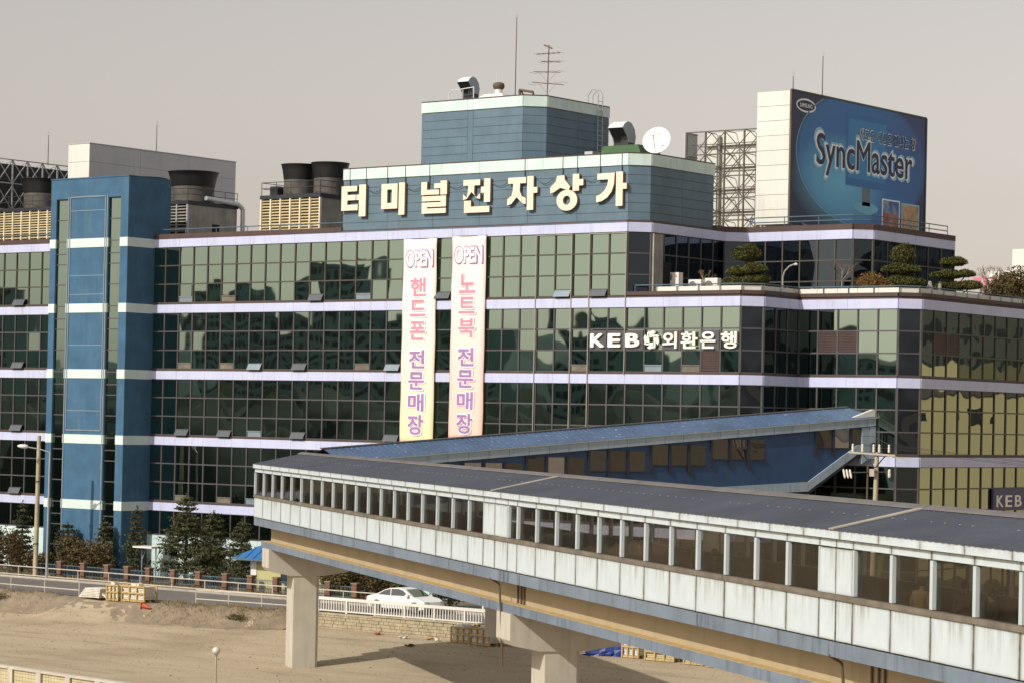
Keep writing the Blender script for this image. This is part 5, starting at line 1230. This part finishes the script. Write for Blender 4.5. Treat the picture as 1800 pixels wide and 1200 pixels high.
shrub(-12.6, -5.0, -.22, 1.5, 1.0, 2.2, 'olive_leaf', 'olive brown shrub beyond the roof of the white car', 28, 3500)
shrub(-9.6, -4.6, -.22, 1.5, 1.0, 1.9, 'needle_dark', 'dark evergreen shrub beyond the bonnet of the white car', 29, 3500)
# dry grass on the bank and verges
def grass(name, spots, label, h, n_, seedv):
    r2 = random.Random(seedv); b = MB()
    for _ in range(n_):
        x, y = spots(r2); z = ground_z(x, y)-.02 if y < -8 else -.2; a = r2.uniform(0, 6.3); hh = h*r2.uniform(.4, 1.3); d = Vector((cos(a), sin(a), 0)); t_ = Vector((x, y, z))
        b.tri(t_-d*.02, t_+d*.02, t_+Vector((r2.gauss(0, .3)*hh, r2.gauss(0, .3)*hh, hh)))
    return tag(b.build(name, 'dry_grass', fix=False), label, 'grass', kind='stuff')
grass('dry_grass', lambda r: (r.uniform(-60, -13), -6.35+r.gauss(0, .16)), 'dry straw grass along the foot of the brick fence', .3, 5000, 31)
def bank(r):
    x = r.choice([r.uniform(-60, -30.5), r.uniform(-22.5, -13.5)]); return x, edgeY(x)-.1-abs(r.gauss(0, .9))
grass('dry_grass', bank, 'dry straw grass on the bank between road and lot', .26, 6000, 32)
shrub(-37.6, -16.9, -.7, .9, .6, 1.25, 'twig', 'dry reddish weed clump on the bank by the lot railing', 33, 900, .14, 'weed_clump', 'weed clumps on the bank')
shrub(-35.9, -17.3, -.9, 1.2, .6, .6, 'dry_grass', 'low straw-coloured weed mound on the bank by the lot railing', 34, 800, .16, 'weed_clump', 'weed clumps on the bank')
shrub(-16.6, -15.9, -1.0, 1.2, .5, .5, 'olive_leaf', 'low dull weed mound beside the first bridge pier', 35, 600, .13, 'weed_clump', 'weed clumps on the bank')

# ------------------------------------------------------------------ terrace garden
TZ = 18.42
def topiary(x, y, pads, label, seedv, lean=.1):
    r2 = random.Random(seedv); t0 = thing('topiary_pine', (x, y, TZ), label, 'tree', 'cloud-pruned pines on the terrace'); tr = MB(); zt = max(p[2] for p in pads)
    pts = [Vector((x+lean*sin(i*1.3), y+.1*cos(i), TZ+(zt)*i/5)) for i in range(6)]
    for a, c in zip(pts[:-1], pts[1:]): tr.tube(a, c, .085, .06, 7)
    for k, (px, py, pz, rx, rz) in enumerate(pads):
        c = Vector((x+px, y+py, TZ+pz)); tr.tube(pts[min(5, max(0, int(5*pz/zt)-1))], c-ZZ*rz*.4, .045, .03, 5); b = MB()
        for _ in range(int(4200*rx*rx)+700):
            d = Vector((r2.gauss(0, 1), r2.gauss(0, 1), r2.gauss(0, 1))).normalized(); f = r2.uniform(.72, 1.04)
            f *= 1+.08*sin(d.x*6+k)+.07*sin(d.y*7)
            zz = d.z if d.z > 0 else d.z*.55
            leaf(b, c+Vector((d.x*rx*f, d.y*rx*.9*f, zz*rz*f)), .13, r2, .8)
        b.build('foliage_pad', 'topiary', t0, fix=False)
    tr.build('trunk', 'bark', t0); return t0
topiary(6.3, 3.0, [(-.05, 0, 2.62, .88, .62), (-.62, .1, 1.62, .75, .35), (.55, -.1, 1.72, .75, .40), (-.5, 0, .95, 1.15, .42), (.75, .1, 1.15, .7, .36)], 'cloud-pruned pine with rounded dome beside the air conditioner units', 41)
topiary(13.3, 9.0, [(0, 0, 2.75, .72, .75), (-.1, 0, 1.95, 1.1, .42), (-.05, .1, 1.2, 1.2, .45)], 'tall three-tiered pine topiary beside the amber bush', 42)
topiary(14.4, 13.2, [(0, 0, 2.62, .82, .34), (-.3, -.1, 1.85, 1.05, .32), (.75, 0, 1.9, .6, .28), (-.2, 0, 1.15, 1.05, .36), (1.0, .2, 1.2, .7, .34)], 'cloud-pruned pine with open flat pads at the terrace edge', 43)
shrub(12.9, 7.0, TZ, 1.5, .8, 1.7, 'amber_leaf', 'dome-shaped amber bush by the terrace parapet', 44, 4000, .13, 'terrace_bush', 'bushes on the terrace')
shrub(14.4, 20.3, TZ, 1.5, 1.7, 2.9, 'olive_leaf', 'large dark olive bush at the right end of the terrace', 45, 9000, .18, 'terrace_bush', 'bushes on the terrace')
shrub(14.9, 23.2, TZ, 1.6, 1.9, 2.0, 'brown_leaf', 'brownish bush behind the large olive bush on the terrace', 46, 5000, .18, 'terrace_bush', 'bushes on the terrace')
shrub(7.4, 4.9, TZ, 1.3, .6, .85, 'brown_leaf', 'low red-brown bush behind the domed pine', 47, 2200, .13, 'terrace_bush', 'bushes on the terrace')
shrub(9.6, 6.4, TZ, 1.4, .6, .8, 'amber_leaf', 'low amber hedge behind the parapet by the shaded recess', 48, 2200, .13, 'terrace_bush', 'bushes on the terrace')
shrub(3.2, 2.2, TZ, 1.1, .6, .95, 'olive_leaf', 'low olive bush among the air conditioner units', 49, 2200, .13, 'terrace_bush', 'bushes on the terrace')
shrub(14.2, 10.6, TZ, .9, .7, .9, 'brown_leaf', 'low brown bush between the topiary and the standing stones', 50, 1800, .13, 'terrace_bush', 'bushes on the terrace')
def bare_tree(x, y, h, label, seedv, spread=.5):
    r2 = random.Random(seedv); t0 = thing('bare_tree', (x, y, TZ), label, 'tree', 'small bare trees on the terrace'); b, tw_ = MB(), MB()
    f = Vector((x+.05, y, TZ+h*.5)); b.tube((x, y, TZ-.02), f, .06, .045, 7)
    def grow(p, d, L, r, k):
        q = p+d*L; (b if k > 1 else tw_).tube(p, q, r, r*.65, 5, False)
        if k == 0: return
        for _ in range(r2.randint(2, 4)):
            d2 = (d+Vector((r2.gauss(0, spread), r2.gauss(0, spread), r2.gauss(.1, .3)))).normalized(); grow(q, d2, L*r2.uniform(.6, .85), r*.62, k-1)
    for i in range(3):
        a = 2.1*i+r2.random(); grow(f, Vector((cos(a)*.6, sin(a)*.6, .8)).normalized(), h*.2, .035, 3)
    b.build('trunk', 'bark_pale', t0); tw_.build('crown', 'twig', t0, fix=False)
bare_tree(2.4, 4.2, 1.95, 'small bare reddish tree behind the air conditioner units', 61, .35); bare_tree(10.3, 7.0, 2.5, 'pale Y-shaped bare tree before the shaded wing glass', 62, .45); bare_tree(15.4, 25.0, 4.2, 'tall leafless tree behind the olive bush at the terrace end', 63, .5); bare_tree(15.2, 15.9, 2.6, 'thin leafless sapling right of the flat-padded pine', 64, .5)
cl_ = thing('hooked_lamp', (6.6, 6.6, TZ), 'pale curved garden lamp post with a hooked arm by the shaded recess', 'lamp'); MB().path([(6.5, 6.6, TZ), (6.5, 6.6, TZ+1.5), (6.62, 6.6, TZ+1.85), (6.95, 6.6, TZ+2.15), (7.4, 6.6, TZ+2.3)], .05, 8).build('post', 'frame_pale', cl_, smooth=40); MB().lathe((7.4, 6.6, TZ+2.2), [(.1, 0), (.12, .06), (.04, .14)], 10).build('lamp_head', 'hood_white', cl_)
for i, (x, y, h) in enumerate(((14.6, 9.9, 1.35), (14.6, 11.1, 1.3))):
    o = thing('standing_stone', (x, y, TZ), ['rough pale boulder standing behind the terrace rail', 'slim pointed standing stone behind the terrace rail'][i], 'stone'); r2 = random.Random(i)
    b = MB(); N = 9
    for j in range(6):
        f = j/5
        for k in range(N): a = 6.283*k/N; r = (.30 if i == 0 else .22)*(1-.75*f**1.6)*(1+r2.uniform(-.18, .18)); b.v.append((x+r*cos(a), y+r*1.2*sin(a), TZ-.03+h*f))
    for j in range(5):
        for k in range(N): k2 = (k+1) % N; b.f.append((j*N+k, j*N+k2, (j+1)*N+k2, (j+1)*N+k))
    b.f.append(tuple(5*N+k for k in range(N))); b.build('stone', 'rock', o)
def aircon(x, y, w_, h_, d_, fans, label):
    c = thing('air_conditioner', (x, y, TZ), label, 'air conditioner', 'outdoor air conditioner units'); z = TZ+.52
    for dx in (-w_/2+.08, w_/2-.08): MB().box(x+dx-.05, x+dx+.05, y-.05, y+d_-.05, TZ, z).build('foot', 'steel', c)
    MB().box(x-w_/2, x+w_/2, y, y+d_, z, z+h_).build('casing', 'aircon_white', c)
    for i in range(fans):
        zc = z+h_*(i+.5)/fans; r_ = min(.27, h_/fans*.42); g_ = MB().lathe((x-w_*.17, y-.003, zc), [(r_, 0), (r_, .02), (.02, .03)], 20, axis=(0, -1, 0)).build('fan_grille', 'aircon_fan', c)
        for rr in (.33, .66, 1.0):
            b = MB()
            for k in range(16): a0, a1 = 6.283*k/16, 6.283*(k+1)/16; b.tube((x-w_*.17+rr*r_*cos(a0), y-.04, zc+rr*r_*sin(a0)), (x-w_*.17+rr*r_*cos(a1), y-.04, zc+rr*r_*sin(a1)), .008, n=4)
            b.build('grille_ring', 'steel', g_)
    return c
ac = aircon(1.05, 2.8, 1.05, 1.15, .45, 2, 'white two-fan outdoor air conditioner unit beside the terrace door')
MB().lathe((1.38, 2.79, TZ+1.45), [(.08, 0), (.07, .01)], 14, axis=(0, -1, 0)).build('badge', 'print_pink', ac)
aircon(2.2, 3.6, .9, .75, .4, 1, 'low white air conditioner unit next after the two-fan unit'); aircon(3.1, 4.0, .9, .85, .4, 1, 'white air conditioner unit under a pale cap beside the olive bush'); aircon(4.1, 4.6, .85, .65, .4, 1, 'small white air conditioner unit behind the bare reddish tree'); aircon(5.0, 5.2, .8, .6, .4, 1, 'last small air conditioner unit before the domed pine')
gt = thing('garden_bollard', (9.0, 6.0, TZ), 'small white bollard light on the terrace by the amber hedge', 'bollard'); MB().tube((9.0, 5.9, TZ), (9.0, 5.9, TZ+.75), .06, n=10).build('post', 'hood_white', gt, smooth=40)

# ------------------------------------------------------------------ people inside the footbridge
def person(t_, s_, yaw, jm, label, h=1.7, bend=0., seedv=0):
    root = thing('person', bp(t_, s_, 5.8), label, 'person'); k = h/1.7
    V = {'pel': (0, 0, .94), 'wst': (0, .0, 1.06), 'chs': (0, -.01+bend*.3, 1.28), 'nck0': (0, bend*.42, 1.42), 'nck': (0, .01+bend*.48, 1.48), 'hd0': (0, .03+bend*.52, 1.56), 'hd': (0, .03+bend*.55, 1.64)}
    Rr = {'pel': .155, 'wst': .145, 'chs': .165, 'nck0': .09, 'nck': .055, 'hd0': .085, 'hd': .088}; E = [('pel', 'wst'), ('wst', 'chs'), ('chs', 'nck0'), ('nck0', 'nck'), ('nck', 'hd0'), ('hd0', 'hd')]
    for s, sg_ in (('l', -1), ('r', 1)):
        for nm, p_, r_ in (('sh', (.19*sg_, bend*.36, 1.39), .075), ('el', (.25*sg_, -.03+bend*.3, 1.11), .055), ('wr', (.24*sg_, .10+bend*.3, .88), .034), ('pm', (.235*sg_, .13+bend*.3, .82), .032), ('hp', (.09*sg_, 0, .86), .10), ('kn', (.10*sg_, .02, .48), .068), ('an', (.10*sg_, -.02, .09), .042), ('to', (.11*sg_, .15, .035), .035)):
            V[nm+s] = p_; Rr[nm+s] = r_
        E += [('chs', 'sh'+s), ('sh'+s, 'el'+s), ('el'+s, 'wr'+s), ('wr'+s, 'pm'+s), ('pel', 'hp'+s), ('hp'+s, 'kn'+s), ('kn'+s, 'an'+s), ('an'+s, 'to'+s)]
        for i in range(5):
            a = V['pm'+s]; dx = (-.028+.014*i); L = (.055, .075, .082, .076, .06)[i]
            f1 = (a[0]+dx*.9, a[1]+.02+(0 if i else .035), a[2]-.035*(1 if i else .3)); f2 = (f1[0], f1[1]+.012, f1[2]-L*.6)
            V['f%d%s' % (i, s)] = f1; V['g%d%s' % (i, s)] = f2; Rr['f%d%s' % (i, s)] = .009; Rr['g%d%s' % (i, s)] = .008; E += [('pm'+s, 'f%d%s' % (i, s)), ('f%d%s' % (i, s), 'g%d%s' % (i, s))]
    names = list(V); me = bpy.data.meshes.new('body'); me.from_pydata([V[n_] for n_ in names], [(names.index(a), names.index(c)) for a, c in E], [])
    ob = bpy.data.objects.new('body', me); COL.objects.link(ob); ob.modifiers.new('skin', 'SKIN'); ob.modifiers.new('sub', 'SUBSURF').levels = 1
    for i, n_ in enumerate(names): sv = me.skin_vertices[0].data[i]; sv.radius = (Rr[n_]*(1.15 if n_ in ('chs', 'wst', 'pel') else 1), Rr[n_]*(.8 if n_ in ('chs', 'wst', 'pel') else 1)); sv.use_root = (n_ == 'pel')
    me2 = bpy.data.meshes.new_from_object(ob.evaluated_get(bpy.context.evaluated_depsgraph_get())); bpy.data.objects.remove(ob)
    for m_ in (jm, 'trousers', 'skin', 'rubber_black'): me2.materials.append(MATS[m_])
    for pl in me2.polygons:
        z = pl.center.z; x = abs(pl.center.x); pl.use_smooth = True; pl.material_index = 2 if (z > 1.45 or (x > .19 and z < .87)) else (3 if z < .09 else (0 if z > .84 else 1))
    for v in me2.vertices: v.co *= k
    def put(o): o.parent = root; o.rotation_euler = (0, 0, yaw)
    bo = bpy.data.objects.new('body', me2); COL.objects.link(bo); put(bo)
    b = MB(); hc = Vector(V['hd'])*k + Vector((0, -.015, .0)); r2 = random.Random(seedv)
    b.lathe(hc, [(.02, .125*k)]+[(.113*k*cos(radians(a)), .02+.108*k*sin(radians(a))) for a in (60, 35, 10, -15)]+[(.09*k, -.06*k), (.075*k, -.09*k)], 14, axis=(0, -.25, 1)); hm = b.build('hair', 'hair_black', None, smooth=True); hm.location = hm.location.copy()
    hl = hm.location.copy(); hm.parent = root; hm.location = Matrix.Rotation(yaw, 3, 'Z') @ hl; hm.rotation_euler = (0, 0, yaw)
    for nm, p_, r_ in (('nose', (0, .125+bend*.55, 1.615), .016), ('ear', (-.092, .02+bend*.55, 1.61), .022), ('ear', (.092, .02+bend*.55, 1.61), .022), ('eye', (-.033, .108+bend*.55, 1.645), .011), ('eye', (.033, .108+bend*.55, 1.645), .011), ('mouth', (0, .108+bend*.54, 1.572), .017)):
        b = MB().lathe(Vector(p_)*k, [(r_*.2, -r_)]+[(r_*cos(radians(a)), r_*sin(radians(a))) for a in (-45, 0, 45)]+[(r_*.2, r_)], 8); o = b.build(nm, 'skin' if nm in ('nose', 'ear') else ('rubber_black' if nm == 'eye' else 'lamp_red'), None, smooth=True)
        l_ = o.location.copy(); o.parent = root; o.location = Matrix.Rotation(yaw, 3, 'Z') @ l_; o.rotation_euler = (0, 0, yaw)
    return root
YB = atan2(BE.y, BE.x)
person(76.55, .5, YB+.5, 'jacket_beige', 'person in a quilted beige jacket seen from behind at the bridge window', 1.74, .12, 1)
person(79.6, .8, YB+pi/2+pi/2, 'coat_dark', 'person in a dark coat walking beyond the beige jacket', 1.7, .05, 2)
person(77.2, 1.3, YB-pi/2, 'coat_brown', 'person in a brown coat between the beige jacket and dark coat', 1.72, .1, 3)
person(56.8, .7, YB+pi, 'coat_brown', 'person in a brown coat walking alone midway along the bridge', 1.65, .1, 4)
person(63.1, .6, YB, 'coat_dark', 'person in a dark coat walking alone between the bridge midway and the second strip', 1.68, .05, 5)

# ------------------------------------------------------------------ the surroundings the glass mirrors and the far right skyline
def tower_block(x, y, w_, d_, h_, rot, label, m='apartment_hazy', floors=None, wins=True, group='apartment blocks across the lot', z0=-2.0):
    c = thing('apartment_block', (x, y, z0), label, 'building', group); U = Vector((cos(rot), sin(rot), 0)); V = Vector((-sin(rot), cos(rot), 0)); o = Vector((x, y, z0))
    MB().ob(o+ZZ*h_/2, U*w_/2, V*d_/2, ZZ*h_/2).build('wall', m, c); MB().ob(o+ZZ*(h_+1.2)+U*w_*.12, U*w_*.14, V*d_*.3, ZZ*1.2).build('roof_house', m, c); MB().ob(o+ZZ*(h_+.25), U*(w_/2+.2), V*(d_/2+.2), ZZ*.25).build('parapet', 'far_roof', c)
    b = MB(); fl = floors or max(2, int(h_/3)); k = max(2, int(w_/3.4))
    for f in range(fl):
        for i in range(k):
            for sg_ in (-1, 1): b.ob(o+U*(-w_/2+w_*(i+.5)/k)+V*sg_*(d_/2+.02)+ZZ*(h_*(f+.55)/fl), U*w_/k*.32, V*.05, ZZ*h_/fl*.26)
    if wins: tag(b.build('windows', 'window_dark', c), kind='stuff')
    return c
r2 = random.Random(5); xx = -640
TB = [(-620, 34, 37), (-575, 26, 44), (-540, 38, 33), (-492, 30, 46), (-452, 22, 50), (-420, 34, 38), (-378, 20, 52), (-352, 28, 40), (-318, 36, 33), (-280, 22, 37), (-252, 30, 33), (-214, 36, 29), (-172, 24, 34), (-135, 34, 33), (-95, 26, 45), (-55, 30, 36)]
for i, (x, w_, h_) in enumerate(TB):
    tower_block(x, -390-r2.uniform(-25, 45), w_, 13, h_, r2.uniform(-.25, .25), 'apartment block coloured hazy blue-grey in the skyline mirrored by the glass front')
b = MB(); hx = lin(-1400, 700, 25); hy = [-1000, -800, -680, -600, -540, -480]; hz = [1, .95, .8, .45, .18, 0]
for y, fz in zip(hy, hz):
    for x in hx: b.v.append((x, y, -3+fz*(34+16*sin(x*.009+1)+9*sin(x*.023)+4*sin(x*.061))))
for j in range(len(hy)-1):
    for i in range(len(hx)-1): n_ = len(hx); b.f.append((j*n_+i, (j+1)*n_+i, (j+1)*n_+i+1, j*n_+i+1))
tag(b.build('hills', 'hill', smooth=True, fix=False), kind='structure')
b = MB(); r2 = random.Random(9); wx, wy = lin(-330, -42, 3), lin(-210, -66, 3)
for y in wy:
    for x in wx:
        f = min(1, (x+330)/9, (-42-x)/9, (y+210)/9, (-66-y)/6); hgt = (9.2+2.6*sin(x*.11+y*.05)+1.6*sin(x*.31-y*.23)+r2.uniform(-1.3, 1.3)+max(0, (-90-y)*.05))
        b.v.append((x+r2.uniform(-.9, .9), y+r2.uniform(-.9, .9), -2.4+max(0, f)**.5*hgt))
for j in range(len(wy)-1):
    for i in range(len(wx)-1): n_ = len(wx); b.f.append((j*n_+i, j*n_+i+1, (j+1)*n_+i+1, (j+1)*n_+i))
tag(b.build('wood', 'wood_mass', fix=False, smooth=True), 'unseen belt of dark trees added to darken the reflections in the lower floors', 'wood', kind='stuff')  # tree belt out of view, added so the lower glass mirrors something dark
tower_block(42, 62, 60, 22, 14.0, 0, 'cream shop building mirrored in the shaded right flank', 'apartment_cream', floors=4, wins=False, group='buildings mirrored by the right flank', z0=-.3)
cbd = MB()
for i in range(10):
    for z in (11.6,): cbd.box(15+i*5.2, 16.6+i*5.2, 50.9, 51.0, z, z+1.0)
    cbd.box(15.5+i*5.2, 18.9+i*5.2, 50.9, 51.0, 1.0, 3.4)
tag(cbd.build('shop_windows', 'window_dark', bpy.data.objects['apartment_block.%03d' % len(TB)]), kind='stuff')
tower_block(40, 100, 70, 18, 31, 0, 'tall grey block behind the cream shop building', 'far_block', group='buildings mirrored by the right flank', z0=-.3)
# far right: pale hall with pink Korean roof letters and a cream tower
fh = thing('far_hall', (-18, 97, -.3), 'distant pale hall with pink Korean roof letters beyond the terrace', 'building')
MB().box(-34, 6, 94, 110, -.3, 23.4).build('wall', 'grey_sheet', fh); MB().box(-34.2, 6.2, 93.8, 110.2, 23.4, 23.8).build('roof_edge', 'far_roof', fh)
for ch, a in (('기', -26.2), ('라', -24.45), ('인', -22.4), ('쇼', -20.4)): letter('letter', ch, (a, 93.6, 24.75), 1.3, 1.55, .35, fh, 'sky_sign_pink', .03, .08)
for a in (-26.2, -24.45, -22.4, -20.4): MB().bar((a, 93.8, 23.8), (a, 93.8, 25.2), .08).build('letter_post', 'steel', fh)
ft = thing('far_cream_tower', (-25, 118, -.3), 'distant sunlit cream tower with a stepped shoulder at the right edge', 'building')
MB().box(-32.2, -16, 112, 124, -.3, 29.4).build('shaft', 'white_wall', ft); MB().prism([(-34.8, 111.9), (-16, 111.9), (-16, 124.1), (-33.8, 124.1)], -.3, 27.2).build('shoulder', 'white_wall', ft)
